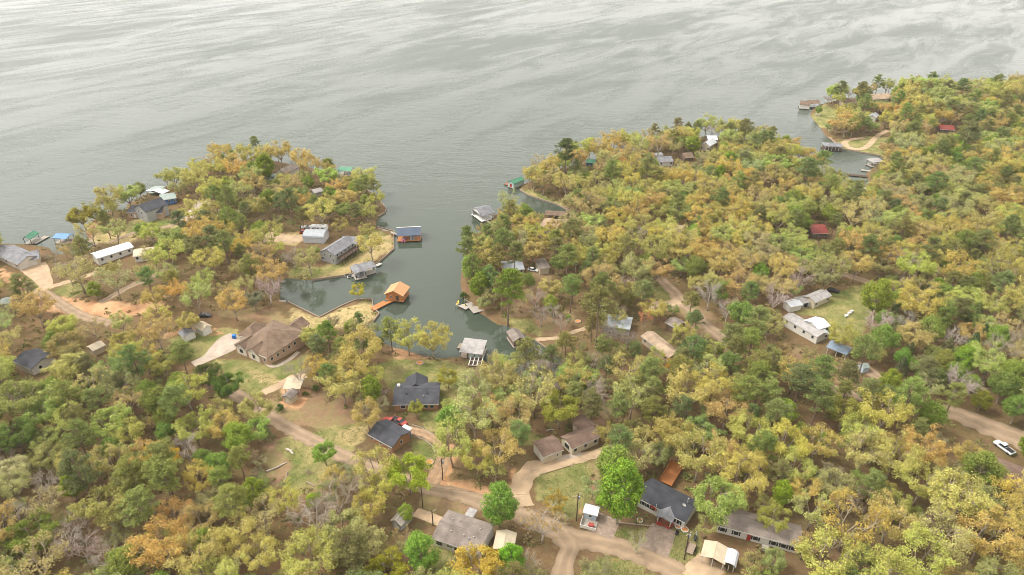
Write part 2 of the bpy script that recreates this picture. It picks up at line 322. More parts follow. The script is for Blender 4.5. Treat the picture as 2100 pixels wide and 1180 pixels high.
# ------------------------------------------------------------------ the setting: land, water
GREEN, DRY, CLAY, BARE = [], [], [], []
GREEN += [[(590,568),(640,572),(720,560),(804,511),(805,482),(770,472),(735,478),(740,508),(700,540),(660,548),(600,545)],
 [(430,742),(500,735),(545,750),(612,735),(640,710),(625,760),(600,782),(560,802),(515,815),(478,785)], [(340,690),(420,680),(480,672),(490,690),(440,715),(400,742),(360,720)],
 [(768,745),(830,733),(900,738),(940,748),(972,762),(968,830),(905,835),(800,800)], [(840,838),(905,842),(965,858),(925,892),(880,884)], [(838,905),(882,902),(895,925),(888,962),(845,940)],
 [(1058,885),(1095,888),(1155,905),(1095,912),(1062,915)], [(1100,972),(1200,945),(1216,962),(1208,1045),(1160,1072),(1105,1025)],
 [(1255,1078),(1345,1084),(1322,1122),(1255,1104)], [(1378,1082),(1432,1088),(1442,1152),(1365,1148)], [(1195,1165),(1240,1138),(1300,1150),(1345,1185),(1180,1185)],
 [(1630,645),(1700,600),(1800,578),(1790,640),(1760,700),(1700,690),(1690,650)], [(1335,590),(1372,585),(1385,620),(1350,618)],
 [(1663,240),(1690,214),(1722,226),(1702,270),(1676,256)], [(1715,290),(1790,280),(1850,286),(1808,322),(1730,306)], [(1068,384),(1100,392),(1165,424),(1150,430),(1075,400)],
 [(75,555),(112,592),(90,602),(60,570)], [(98,598),(150,580),(210,590),(140,612)], [(268,452),(345,448),(390,482),(250,486)], [(640,350),(700,345),(760,385),(690,372)], [(1000,464),(1025,440),(1040,450),(1012,462)],
 [(760,860),(560,905),(600,960),(560,1000),(620,1010),(700,960)], [(1355,298),(1385,288),(1440,286),(1400,300)], [(860,1100),(960,1140),(940,1180),(880,1180)],[(1030,650),(1100,660),(1110,690),(1060,680)]]
DRY += [[(592,626),(655,655),(700,632),(762,618),(776,646),(745,668),(690,672),(640,692),(600,668)], [(640,574),(720,563),(806,512),(806,478),(770,486),(740,520),(690,556)], [(440,742),(600,780),(560,800),(500,760)],
 [(180,468),(290,478),(270,500),(190,498)], [(480,480),(620,478),(610,504),(540,500)], [(1060,386),(1160,426),(1165,433),(1080,404)], [(700,880),(760,870),(740,920),(690,900)]]
CLAY += [[(885,986),(960,990),(1045,1010),(1030,1035),(905,1008)], [(880,985),(920,905),(945,930),(915,985)], [(60,600),(140,612),(260,620),(200,650),(90,640)], [(200,640),(330,605),(350,620),(230,668)], [(165,485),(176,462),(200,460),(190,494)],
 [(585,790),(640,800),(620,840),(570,832)], [(1050,1000),(1045,960),(1060,960),(1066,1010)], [(1235,1150),(1262,1138),(1270,1152),(1245,1158)], [(1355,1145),(1400,1150),(1385,1160)], [(1448,1152),(1485,1158),(1480,1185),(1430,1185)],
 [(800,712),(832,718),(900,738),(810,735)], [(985,655),(1018,668),(1062,682),(1050,690),(1000,672)], [(1182,1050),(1200,1040),(1195,1060)], [(330,690),(375,668),(390,672),(350,695)], [(430,672),(470,690),(430,690)], [(1690,276),(1710,290),(1702,296)],[(0,545),(60,590),(40,600),(0,570)]]
BARE += [[(540,820),(760,780),(800,860),(700,880),(560,870)], [(530,880),(700,960),(640,1020),(560,1000)], [(1060,570),(1130,545),(1130,600),(1080,650),(1040,650)], [(1100,640),(1180,640),(1160,700),(1090,680)], [(1380,610),(1460,640),(1480,700),(1420,680)], [(860,1010),(1000,1040),(960,1060),(860,1040)], [(1220,830),(1270,800),(1240,870),(1215,880)], [(420,640),(560,630),(600,670),(500,660)], [(1190,960),(1220,950),(1230,1030),(1205,1045)], [(1600,700),(1750,760),(1740,790),(1600,760)],[(1900,680),(2060,760),(2000,790),(1880,730)],[(1960,440),(2060,470),(2040,500),(1960,470)]]
def px_of(P, Z):
    X, Y = P[:, 0], P[:, 1]; dz = Z - HCAM; dep = np.maximum(Y * CP - dz * SP, 1.0); up = Y * SP + dz * CP
    return np.stack([PW / 2 + FPX * X / dep, PH / 2 - FPX * up / dep], 1)
land_i = np.where(SD > -8)[0]
PXV = px_of(PTS, ZZ)
def mask_of(polys, feather=7.0):
    m = np.zeros(len(PTS))
    for poly in polys:
        V = np.array(poly, float); lo = V.min(0) - 12; hi = V.max(0) + 12
        k = np.where((PXV[:, 0] > lo[0]) & (PXV[:, 0] < hi[0]) & (PXV[:, 1] > lo[1]) & (PXV[:, 1] < hi[1]) & (SD > -6))[0]
        if not len(k): continue
        d = seg_dist(PXV[k], V); d = np.where(inside(PXV[k], V), d, -d)
        m[k] = np.maximum(m[k], np.clip(d / feather * .5 + .5, 0, 1))
    return m
MK = np.stack([mask_of(GREEN), mask_of(DRY), mask_of(CLAY), mask_of(BARE)], 1)
keepq = []
S2 = SD.reshape(NY, NX)
for j in range(NY - 1):
    for i in range(NX - 1):
        if max(S2[j, i], S2[j, i+1], S2[j+1, i], S2[j+1, i+1]) > -5: keepq.append((j * NX + i, j * NX + i + 1, (j + 1) * NX + i + 1, (j + 1) * NX + i))
q = np.array(keepq); used, inv = np.unique(q.ravel(), return_inverse=True); q2 = inv.reshape(-1, 4)
V3 = np.column_stack([PTS[used], ZZ[used]])
me = bpy.data.meshes.new('ground'); me.vertices.add(len(V3)); me.vertices.foreach_set('co', V3.ravel())
me.loops.add(q2.size); me.loops.foreach_set('vertex_index', q2.ravel()); me.polygons.add(len(q2)); me.polygons.foreach_set('loop_start', np.arange(0, q2.size, 4)); me.update()
me.polygons.foreach_set('use_smooth', [True] * len(q2))
ca = me.color_attributes.new('cover', 'FLOAT_COLOR', 'POINT'); ca.data.foreach_set('color', MK[used].astype(np.float32).ravel())
gm = bpy.data.materials.new('ground_cover'); gm.use_nodes = True; t = gm.node_tree; B = t.nodes['Principled BSDF']; B.inputs['Roughness'].default_value = .95; B.inputs['Specular IOR Level'].default_value = .1
geo = t.nodes.new('ShaderNodeNewGeometry')
def noi(scale, detail=5, rough=.6):
    n = t.nodes.new('ShaderNodeTexNoise'); n.inputs['Scale'].default_value = scale; n.inputs['Detail'].default_value = detail; n.inputs['Roughness'].default_value = rough
    t.links.new(geo.outputs['Position'], n.inputs['Vector']); return n.outputs[0]
def ramp(src, p0, c0, p1, c1):
    r = t.nodes.new('ShaderNodeValToRGB'); r.color_ramp.elements[0].position = p0; r.color_ramp.elements[1].position = p1
    r.color_ramp.elements[0].color = (*c0, 1); r.color_ramp.elements[1].color = (*c1, 1); t.links.new(src, r.inputs[0]); return r.outputs[0]
def mixc(f, a, b):
    m = t.nodes.new('ShaderNodeMix'); m.data_type = 'RGBA'
    t.links.new(f, m.inputs[0]); t.links.new(a, m.inputs[6]); t.links.new(b, m.inputs[7]); return m.outputs[2]
def math_(op, a, b, c=None):
    m = t.nodes.new('ShaderNodeMath'); m.operation = op; m.use_clamp = True
    for i, x in enumerate((a, b, c)):
        if x is None: continue
        if isinstance(x, (int, float)): m.inputs[i].default_value = x
        else: t.links.new(x, m.inputs[i])
    return m.outputs[0]
fine, midn, big = noi(.9, 6, .7), noi(.16, 6, .65), noi(.03, 4)
litter = mixc(ramp(fine, .35, (0, 0, 0), .65, (1, 1, 1)), ramp(big, .35, (.095, .06, .034), .65, (.15, .075, .04)), ramp(midn, .35, (.17, .115, .06), .65, (.11, .105, .035)))
grass = mixc(ramp(midn, .38, (0, 0, 0), .64, (1, 1, 1)), ramp(fine, .3, (.085, .115, .028), .7, (.135, .15, .042)), ramp(fine, .3, (.22, .19, .075), .7, (.31, .25, .11)))
dryg = ramp(fine, .3, (.3, .23, .1), .7, (.42, .32, .165)); dryg = mixc(ramp(midn, .5, (0, 0, 0), .7, (1, 1, 1)), dryg, ramp(fine, .3, (.17, .16, .05), .7, (.24, .2, .07)))
clay = mixc(ramp(midn, .4, (0, 0, 0), .62, (1, 1, 1)), ramp(fine, .3, (.29, .145, .07), .7, (.38, .2, .1)), ramp(fine, .3, (.52, .33, .18), .7, (.36, .22, .12)))
baren = mixc(ramp(midn, .4, (0, 0, 0), .62, (1, 1, 1)), ramp(fine, .3, (.17, .1, .06), .7, (.25, .155, .095)), ramp(fine, .3, (.17, .145, .06), .7, (.24, .19, .09)))
at_ = t.nodes.new('ShaderNodeAttribute'); at_.attribute_name = 'cover'; sep = t.nodes.new('ShaderNodeSeparateColor'); t.links.new(at_.outputs['Color'], sep.inputs[0])
def edge(m, k=1.0): return math_('MULTIPLY_ADD', math_('ADD', m, math_('MULTIPLY', math_('SUBTRACT', midn, .5), 1.4 * k)), 3.0, -1.0)
# unclamped difference of the noise would be lost in a clamp, so shift it first
def edge(m, k=1.0):
    s_ = t.nodes.new('ShaderNodeMath'); s_.operation = 'MULTIPLY_ADD'; t.links.new(midn, s_.inputs[0]); s_.inputs[1].default_value = 1.6 * k; s_.inputs[2].default_value = -.8 * k
    a_ = t.nodes.new('ShaderNodeMath'); a_.operation = 'ADD'; t.links.new(s_.outputs[0], a_.inputs[0]); t.links.new(m, a_.inputs[1])
    b_ = t.nodes.new('ShaderNodeMath'); b_.operation = 'MULTIPLY_ADD'; b_.use_clamp = True; t.links.new(a_.outputs[0], b_.inputs[0]); b_.inputs[1].default_value = 3; b_.inputs[2].default_value = -1
    return b_.outputs[0]
c = mixc(edge(at_.outputs['Alpha']), litter, baren); c = mixc(edge(sep.outputs[0]), c, grass); c = mixc(edge(sep.outputs[1]), c, dryg); c = mixc(edge(sep.outputs[2]), c, clay)
t.links.new(c, B.inputs['Base Color'])
bp = t.nodes.new('ShaderNodeBump'); bp.inputs['Strength'].default_value = .6; bp.inputs['Distance'].default_value = .25; t.links.new(fine, bp.inputs['Height']); t.links.new(bp.outputs[0], B.inputs['Normal'])
me.materials.append(gm); go = bpy.data.objects.new('ground', me); COL.objects.link(go); struct(go)

wmz = bpy.data.materials.new('lake_water'); wmz.use_nodes = True; t = wmz.node_tree; B = t.nodes['Principled BSDF']
B.inputs['Base Color'].default_value = (.047, .06, .043, 1); B.inputs['IOR'].default_value = 1.333; B.inputs['Roughness'].default_value = .06; B.inputs['Specular IOR Level'].default_value = .5
geo = t.nodes.new('ShaderNodeNewGeometry')
def wmap(scale, rot=0.0):
    m = t.nodes.new('ShaderNodeMapping'); m.vector_type = 'TEXTURE'; m.inputs['Scale'].default_value = scale; m.inputs['Rotation'].default_value = (0, 0, rot); t.links.new(geo.outputs['Position'], m.inputs[0]); return m.outputs[0]
def wn(vec, scale, detail=4, rough=.55, dist=0.0):
    n = t.nodes.new('ShaderNodeTexNoise'); n.inputs['Scale'].default_value = scale; n.inputs['Detail'].default_value = detail; n.inputs['Roughness'].default_value = rough; n.inputs['Distortion'].default_value = dist
    t.links.new(vec, n.inputs['Vector']); return n.outputs[0]
rip = wn(wmap((2.2, 1, 1), rad(4)), .5, 2, .55); swell = wn(wmap((3, 1, 1), rad(-8)), .14, 3, .5)
slick = wn(wmap((3.6, 1, 1), rad(50)), .03, 7, .66, .8); gust = wn(wmap((2.2, 1, 1), rad(46)), .006, 4, .55, .8)
mm = t.nodes.new('ShaderNodeMath'); mm.operation = 'MULTIPLY_ADD'; t.links.new(swell, mm.inputs[0]); mm.inputs[1].default_value = 1.6; t.links.new(rip, mm.inputs[2])
sr = t.nodes.new('ShaderNodeMapRange'); sr.inputs['From Min'].default_value = .40; sr.inputs['From Max'].default_value = .60; sr.inputs['To Min'].default_value = .2; sr.inputs['To Max'].default_value = .75
t.links.new(slick, sr.inputs['Value'])
# sheltered coves lie calmer than the open lake: ripple height grows with the distance out (object y)
bp = t.nodes.new('ShaderNodeBump'); bp.inputs['Distance'].default_value = .42; sx_ = t.nodes.new('ShaderNodeSeparateXYZ'); t.links.new(geo.outputs['Position'], sx_.inputs[0])
fe = t.nodes.new('ShaderNodeMapRange'); fe.interpolation_type = 'SMOOTHSTEP'; fe.inputs['From Min'].default_value = 200; fe.inputs['From Max'].default_value = 430; fe.inputs['To Min'].default_value = .14; fe.inputs['To Max'].default_value = 1; t.links.new(sx_.outputs[1], fe.inputs['Value'])
fm = t.nodes.new('ShaderNodeMath'); fm.operation = 'MULTIPLY'; t.links.new(sr.outputs[0], fm.inputs[0]); t.links.new(fe.outputs[0], fm.inputs[1]); t.links.new(fm.outputs[0], bp.inputs['Strength']); t.links.new(mm.outputs[0], bp.inputs['Height']); t.links.new(bp.outputs[0], B.inputs['Normal'])
gr = t.nodes.new('ShaderNodeMapRange'); gr.inputs['From Min'].default_value = .42; gr.inputs['From Max'].default_value = .58; gr.inputs['To Min'].default_value = .16; gr.inputs['To Max'].default_value = .36
gs = t.nodes.new('ShaderNodeMath'); gs.operation = 'MULTIPLY_ADD'; gs.inputs[1].default_value = .6; t.links.new(slick, gs.inputs[0])
g5 = t.nodes.new('ShaderNodeMath'); g5.operation = 'MULTIPLY'; g5.inputs[1].default_value = .4; t.links.new(gust, g5.inputs[0]); t.links.new(g5.outputs[0], gs.inputs[2])
t.links.new(gs.outputs[0], gr.inputs['Value']); fr_ = t.nodes.new('ShaderNodeMath'); fr_.operation = 'MULTIPLY'; t.links.new(gr.outputs[0], fr_.inputs[0]); t.links.new(fe.outputs[0], fr_.inputs[1]); t.links.new(fr_.outputs[0], B.inputs['Roughness'])
WMAT = wmz
me = bpy.data.meshes.new('lake_water'); me.from_pydata([(-9000, -200, 0), (9000, -200, 0), (9000, 14000, 0), (-9000, 14000, 0)], [], [(0, 1, 2, 3)]); me.materials.append(wmz)
struct_w = bpy.data.objects.new('water', me); COL.objects.link(struct_w); struct(struct_w)

# ------------------------------------------------------------------ roads, drives, paths (draped strips)
def tracks(m):
    t = m.node_tree; b = t.nodes['Principled BSDF']; src = b.inputs['Base Color'].links[0].from_socket
    a = t.nodes.new('ShaderNodeAttribute'); a.attribute_name = 'across'
    ab = t.nodes.new('ShaderNodeMath'); ab.operation = 'ABSOLUTE'; t.links.new(a.outputs['Fac'], ab.inputs[0])
    r = t.nodes.new('ShaderNodeValToRGB'); e = r.color_ramp.elements; e.new(.42); e.new(.62); e.new(.85)
    for i, (p_, v) in enumerate(((.0, .86), (.22, .9), (.45, 1.1), (.68, .98), (1.0, .8))): 
        if i >= len(e): e.new(p_)
        e[i].position = p_; e[i].color = (v, v, v, 1)
    t.links.new(ab.outputs[0], r.inputs[0]); mx = t.nodes.new('ShaderNodeMix'); mx.data_type = 'RGBA'; mx.blend_type = 'MULTIPLY'; mx.inputs[0].default_value = 1
    t.links.new(src, mx.inputs[6]); t.links.new(r.outputs[0], mx.inputs[7]); t.links.new(mx.outputs[2], b.inputs['Base Color'])
for m_ in (DIRT, GRAV): tracks(m_)
PATHS = []                                                 # ground polylines with half widths, kept free of trees
def smooth_line(P, W, step=1.2):
    out = []; n = len(P)
    for i in range(n - 1):
        p0, p1, p2, p3 = P[max(i-1, 0)], P[i], P[i+1], P[min(i+2, n-1)]
        k = max(2, int((p2 - p1).length / step))
        for j in range(k):
            u = j / k; a = .5 * ((2*p1) + (p2-p0)*u + (2*p0-5*p1+4*p2-p3)*u*u + (3*p1-p0-3*p2+p3)*u**3)
            out.append((a, W[i] + (W[i+1] - W[i]) * u))
    out.append((P[-1], W[-1])); return out
def strip(name, pts, width, m, lift=.1, rough_edge=.5, kind='structure', cross=6):
    W = width if isinstance(width, (list, tuple)) else [width] * len(pts)
    P = [Vector(at(*p)[:2]) for p in pts]; L = smooth_line(P, W); a = MB(); n = len(L); rows = []
    for i, (p, w_) in enumerate(L):
        d = (L[min(i+1, n-1)][0] - L[max(i-1, 0)][0]).normalized(); nr = Vector((-d.y, d.x))
        l_ = w_/2 * (1 + rough_edge * .5 * (math.sin(i*.9+p.x) + random.uniform(-.5, .5))* .6); r_ = w_/2 * (1 + rough_edge * .5 * (math.sin(i*.7+p.y) + random.uniform(-.5, .5))*.6)
        row_ = []
        for k in range(cross + 1):
            u = -l_ + (l_ + r_) * k / cross; q_ = p + nr * u; row_.append((q_.x, q_.y, ground(q_.x, q_.y) + lift - (.06 if k in (0, cross) else 0)))
        rows.append(row_)
    V = [v for r in rows for v in r]; c_ = cross + 1
    a.add(V, [(i*c_+k, i*c_+k+1, (i+1)*c_+k+1, (i+1)*c_+k) for i in range(n-1) for k in range(cross)])
    o = a.build(name, m, smooth=True); struct(o, kind)
    at2 = o.data.attributes.new('across', 'FLOAT', 'POINT'); at2.data.foreach_set('value', [(-1 + 2*k/cross)*1.0 for _ in range(n) for k in range(c_)])
    PATHS.append([(p.x, p.y, w_/2 + .8) for p, w_ in L]); return o
strip('dirt_road', [(470,802),(540,846),(600,882),(650,908),(720,944),(800,975),(870,1000),(930,1012),(990,1032),(1060,1055),(1110,1072),(1165,1100),(1240,1116),(1310,1138),(1380,1170),(1440,1205)], [4.4,4.6,4.8,4.8,4.8,4.8,4.9,5,5,5.2,5.6,6.6,5.8,5.4,5.2,5.2], DIRT)
strip('dirt_road', [(1150,1095),(1166,1120),(1160,1150),(1150,1200)], [5.6,5.2,5,5], DIRT, .13)
strip('gravel_driveway', [(832,880),(872,890),(902,912),(908,940),(900,965),(884,992)], [4,3.6,3.4,3.6,4.2,5], GRAV)
strip('gravel_driveway', [(1072,1040),(1066,1005),(1075,980),(1095,962),(1140,952),(1190,940),(1240,925),(1280,915)], [6,5.4,5.6,6,4.2,3.6,3.2,3], TANC, .12)
strip('concrete_driveway', [(396,748),(425,735),(448,720),(472,703),(492,692)], [3.6,4.2,7.5,10.5,10], CONC, .14, .04)
strip('gravel_driveway', [(520,478),(560,488),(600,491),(622,488)], [7,9,8,6], TANC, .12)
strip('concrete_driveway', [(80,596),(94,585),(86,570),(76,556),(66,545)], [6,5,6.5,9,10], TANC, .14, .05)
strip('concrete_driveway', [(372,452),(395,440),(410,425),(420,412)], [9,7,8,10], CONC, .14, .1)
strip('dirt_track', [(70,592),(115,617),(170,648),(230,664)], 4.5, DIRT)
strip('dirt_track', [(100,590),(140,578),(172,568),(205,556)], 3.4, TANC)
strip('dirt_track', [(205,622),(240,602),(270,586),(300,574),(345,552)], 4, DIRT)
strip('dirt_track', [(220,500),(275,478),(320,470),(380,455),(430,430),(470,435),(520,430)], 2.6, DIRT)
strip('dirt_track', [(1350,568),(1372,590),(1392,612),(1432,650),(1455,672),(1490,700)], 5, DIRT)
strip('gravel_driveway', [(1392,618),(1370,628),(1350,628),(1338,640)], [4,6,7,4], TANC, .13)
strip('dirt_track', [(1700,552),(1740,566),(1770,576),(1795,584)], 4.5, DIRT)
strip('dirt_track', [(1610,765),(1660,780),(1720,800),(1780,820)], 4, DIRT)
strip('dirt_track', [(1755,748),(1790,765),(1820,790),(1832,800)], 4.5, DIRT)
strip('dirt_track', [(1930,838),(1975,856),(2030,878),(2100,905),(2160,930)], [6,7,8,9,9], DIRT)
strip('gravel_driveway', [(1772,283),(1745,287),(1732,293),(1740,302),(1765,306),(1782,298),(1792,286),(1806,275),(1822,268)], 3.6, TANC)
strip('dirt_path', [(1096,698),(1140,694),(1180,680),(1212,670)], 2, TANC)
strip('concrete_path', [(500,712),(530,732),(560,752),(590,740),(612,722)], 1.6, CONC, .12, .1)
strip('concrete_path', [(852,1050),(880,1061),(905,1071),(925,1078)], 3.2, TANC, .12, .05)
strip('concrete_pad', [(1250,1060),(1238,1082),(1230,1098)], [6,6.4,6.6], PAVE, .14, .05)
strip('concrete_pad', [(1362,1082),(1350,1108),(1338,1132)], [6,7,7.6], PAVE, .14, .05)
strip('clay_driveway', [(1462,1150),(1448,1170),(1430,1196)], [7,8,9], TANC, .12)
strip('concrete_path', [(1140,942),(1175,936),(1192,930)], 2.4, CONC, .13, .1)
strip('dirt_path', [(540,806),(575,790),(600,775),(630,770)], 3.2, TANC)
strip('clay_pit', [(586,612),(598,618),(610,626)], 2.6, TANC)

# ------------------------------------------------------------------ retaining walls round the shore
def wall_line(name, label, pts, m, h=.8, th=.3, cat='retaining wall', group=None):
    P = [at(*p, water=True) for p in pts]; T = thing(name, label, cat, P[0], 0, group); k = 0
    for a, b in zip(P[:-1], P[1:]):
        d = b - a; n = max(1, int(round(d.length / 6)))
        for i in range(n):
            p, q_ = a + d * (i / n), a + d * ((i + 1) / n); v = q_ - p; L = v.length
            M = Matrix.Translation(p - P[0]) @ Matrix.Rotation(math.atan2(v.y, v.x), 4, 'Z')
            MB().box(.02, L - .02, -th/2, th/2, -1.2, h + random.uniform(-.03, .03)).build('panel', m, T, M)
            k += 1
    return T
wall_line('retaining_wall', 'timber retaining wall round the lawn tip by the grey deck house', [(640,576),(720,565),(775,541),(808,512),(808,476),(772,467)], WOOD)
wall_line('retaining_wall', 'low retaining wall curving round the wooded tip of the peninsula', [(745,386),(775,408),(792,430),(790,437),(776,446)], WOOD)
wall_line('retaining_wall', 'tan retaining wall with a corner below the brown hip-roofed house', [(592,622),(655,653),(700,630),(730,617),(763,615),(766,634),(778,645),(766,661)], WOOD)
wall_line('retaining_wall', 'timber retaining wall along the grassy bank beside the green-roofed boathouse', [(1066,390),(1082,401),(1105,409),(1143,421),(1166,433)], WOOD)
wall_line('retaining_wall', 'low stone wall on the point beside the white boathouse', [(1012,442),(999,450),(1000,456),(1010,464)], STONE)
wall_line('retaining_wall', 'thin pale seawall along the narrow dark creek behind the pines', [(1092,696),(1122,716),(1150,738),(1178,760)], WOOD, .6)
wall_line('retaining_wall', 'long seawall below the loop drive on the far shore', [(1704,286),(1716,298),(1730,307),(1806,321)], WOOD)
wall_line('retaining_wall', 'low seawall by the far-left blue-roofed boathouse inlet', [(160,521),(197,503)], GWOOD)

# ------------------------------------------------------------------ houses and sheds
H = house
# the big brown hip-roofed house
g = H('house', 'large brown hip-roofed brick house at the end of a pale concrete drive', 'house', (482,707), (548,735), (615,687), 'the big brown hip-roofed house', (485,660,615,742), hz=3.0, rise_=3.4, roof='hip', wall=TANB, roofm=R_BROWN, wins=row('r', 5, u0=.1, u1=.7) + [('f', .72, .8, 1.2, 1.5), ('f', .9, .9, .8, 1.2)], doors=[('f', .55)])
T = g.T; block(T, (489,688), (520,697), 8.5, hz=3.0, rise_=2.6, roof='hip', wall=STONE, roofm=R_BROWN, wins=[('l', .5, .8, 1.4, 1.5)]); FOOT.pop()
block(T, (484,709), (503,717), 5, hz=3.05, rise_=1.7, roof='cross', wall=STONE, roofm=R_BROWN, wins=[('f', .5, .8, 1.6, 1.5)]); FOOT.pop()
block(T, (508,719), (530,729), 4, hz=3.08, rise_=2.0, roof='cross', wall=STONE, roofm=R_BROWN, wins=[('f', .5, .8, 1.3, 1.6)]); FOOT.pop()
block(T, (580,676), (607,684), 7, hz=3.0, rise_=1.8, roof='cross', wall=None, roofm=R_BROWN, posts=2); FOOT.pop()
H('shed', 'small white shed with grey roof in front of another, near bare clay', 'shed', (368,683), (379,690), 3.6, 'the pair of white sheds', (366,670,396,692), hz=2.4, rise_=.9, wall=WHITE, roofm=R_GREY, doors=[('r', .5)])
H('shed', 'taller white shed beside a short clay ramp', 'shed', (399,669), (415,677), (430,668), None, (398,656,432,676), hz=2.8, rise_=1.0, roof='along', wall=WHITE, roofm=M_TANM, doors=[('r', .5)])
# dark grey house and the low house below it
g = H('house', 'orange brick house with wide charcoal roof and rear hip wing', 'house', (808,829), (898,827), 10, 'the orange brick house with the charcoal roof', (806,776,902,842), hz=2.7, rise_=1.9, wall=BRICK, roofm=R_DARK, wins=[('f', .72, .9, 1.1, 1.1), ('f', .86, .9, 1.1, 1.1), ('f', .2, .9, 1.4, 1.3)], doors=[('f', .35)])
block(g.T, (832,799), (874,797), 5.5, hz=2.75, rise_=2.0, roof='cross', wall=BRICK, roofm=R_DARK, trim=False); FOOT.pop()
fr = g; Mi = wm(g.T).inverted() @ g.M
MB().box(.4, 1.3, g.D * .62, g.D * .62 + .9, 2.6, 5.0).build('chimney', STONE, g.T, Mi)
for u, v in ((.27, .3), (.74, .3), (.66, .18)): MB().tube([(g.L*u, g.D*v, 3.2), (g.L*u, g.D*v, 4.4)], .16, 6).build('roof_vent', METAL if u == .66 else BLACK, g.T, Mi)
g = H('house', 'long low timber house with dark roof beside the parked red trucks', 'house', (757,890), (804,916), 7.2, 'the low timber house with red trucks', (756,872,836,916), hz=2.5, rise_=1.4, wall=BRICK, roofm=R_DARK, wins=row('f', 3) + [('r', .5, .9, .8, 1.1)])
H('canopy', 'small white-topped canopy with blue back standing beside the low timber house', 'canopy', (816,887), (827,893), 3, None, (814,874,838,900), hz=2.4, rise_=.3, roof='flat', wall=None, roofm=M_WHITE, posts=2, back_wall=BLUEP, trim=False)
# garage and house under the wooded lawn
g = H('garage', 'cream two-bay garage with plum-brown roof next to the gravel drive', 'garage', (1115,936), (1153,922), (1129,898), 'the cream garage', (1090,894,1155,948), hz=2.9, rise_=1.2, wall=CREAM, roofm=R_PLUM, wins=[('f', .75, 1.2, .6, .6)], doors=[('l', .28, TRIM, 2.4, 2.2, 'garage_door'), ('l', .75, TRIM, 2.4, 2.2, 'garage_door')], ov=.35)
g = H('house', 'narrow cream house with plum-brown roof just past the matching garage', 'house', (1174,919), (1228,896), 5.2, 'the narrow plum-roofed house', (1160,868,1228,930), hz=2.8, rise_=1.2, wall=CREAM, roofm=R_PLUM, wins=row('f', 3) + [('l', .5, .7, 2.2, 1.6)], ov=.35)
block(g.T, (1196,886), (1224,874), 5.0, hz=2.75, rise_=1.1, roof='cross', wall=CREAM, roofm=R_PLUM, trim=False); FOOT.pop()
# grey-brown mobile home in the bottom middle
g = H('mobile_home', 'taupe-roofed mobile home with white walls beside a tan carport', 'mobile home', (888,1103), (982,1135), (1010,1082), 'the taupe-roofed mobile home', (888,1056,1010,1140), hz=2.7, rise_=1.0, wall=WHITE, roofm=R_TAUPE, wins=[('f', .13, .8, 1.5, 1.4), ('f', .33, 1.3, .7, .5), ('f', .4, 1.3, .7, .5), ('f', .5, .8, .8, 1.2), ('f', .58, .8, .8, 1.2), ('f', .66, .8, .8, 1.2), ('r', .3, .8, .9, 1.2)], ov=.3)
Mi = wm(g.T).inverted() @ g.M
block(g.T, (955,1060), (966,1064), 2.4, hz=2.4, rise_=.2, roof='flat', wall=None, roofm=M_TIN, posts=2, trim=False); FOOT.pop()
for u, v in ((.82, .66), (.2, .7), (.35, .72), (.3, .3), (.58, .3), (.78, .35), (.7, .25)): MB().tube([(g.L*u, g.D*v, 2.9), (g.L*u, g.D*v, 3.9)], .14, 6).build('roof_vent', METAL, g.T, Mi)
H('carport', 'tan metal carport beside the taupe-roofed mobile home', 'carport', (1014,1124), (1050,1130), (1066,1100), None, (1012,1088,1066,1128), hz=2.5, rise_=.6, roof='cross', wall=None, roofm=M_TANM, posts=3, trim=False)
H('shed', 'grey-roofed shed half hidden by bare brush near the dirt road', 'shed', (804,1067), (822,1076), 4.2, 'the grey shed by the road', (803,1045,832,1080), hz=2.3, rise_=.9, roof='cross', wall=GREYW, roofm=GWOOD, doors=[('f', .4)])
# white shed, dark-roofed house, mobile home at the lower right
g = H('shed', 'pale blue shed with white roof and fenced porch by the road junction', 'shed', (1199,1050), (1223,1056), (1228,1042), 'the pale blue shed', (1192,1034,1230,1078), hz=2.5, rise_=.5, wall=PALEB, roofm=M_WHITE, wins=[('f', .5, 1.1, .7, .7)])
Mi = wm(g.T).inverted() @ g.M
MB().box(-.3, 3.6, -3.2, -.05, .1, .35).build('porch_deck', GWOOD, g.T, Mi)
for x0, x1, y0, y1 in ((-.35, 3.7, -3.3, -3.2), (-.35, -.25, -3.2, -.1)): MB().box(x0, x1, y0, y1, .35, 1.35).build('porch_rail', TRIM, g.T, Mi)
MB().box(1.6, 2.9, -2.6, -1.6, .35, 1.1).build('bench', RED, g.T, Mi)
g = H('house', 'white house with broad charcoal roof, red front porch and back deck', 'house', (1309,1023), (1404,1069), (1424,1028), 'the white house with the red porch', (1312,980,1424,1080), hz=2.8, rise_=1.5, wall=WHITE, roofm=R_BLACK, wins=[('f', .12, .9, .8, 1.2), ('f', .22, .9, .8, 1.2), ('f', .34, .8, .9, 1.4), ('f', .72, .8, .8, 1.3), ('f', .8, .8, .8, 1.3), ('f', .88, .8, .8, 1.3)], shutter=BLACK)
Mi = wm(g.T).inverted() @ g.M
MB().tube([(g.L*.88, g.D*.62, 3.9), (g.L*.88, g.D*.62, 5.6)], .2, 8).build('chimney_pipe', METAL, g.T, Mi)
MB().add([(g.L*.86 + .5*math.cos(a)*1.0, g.D*.4, 4.6 + .5*math.sin(a)) for a in [i*math.pi/5 for i in range(10)]] + [(g.L*.86 + .1, g.D*.4 + .2, 4.6)], [(i, (i+1) % 10, 10) for i in range(10)]).tube([(g.L*.86, g.D*.42, 4.6), (g.L*.86, g.D*.45, 3.6)], .04, 5).build('satellite_dish', TRIM, g.T, Mi)
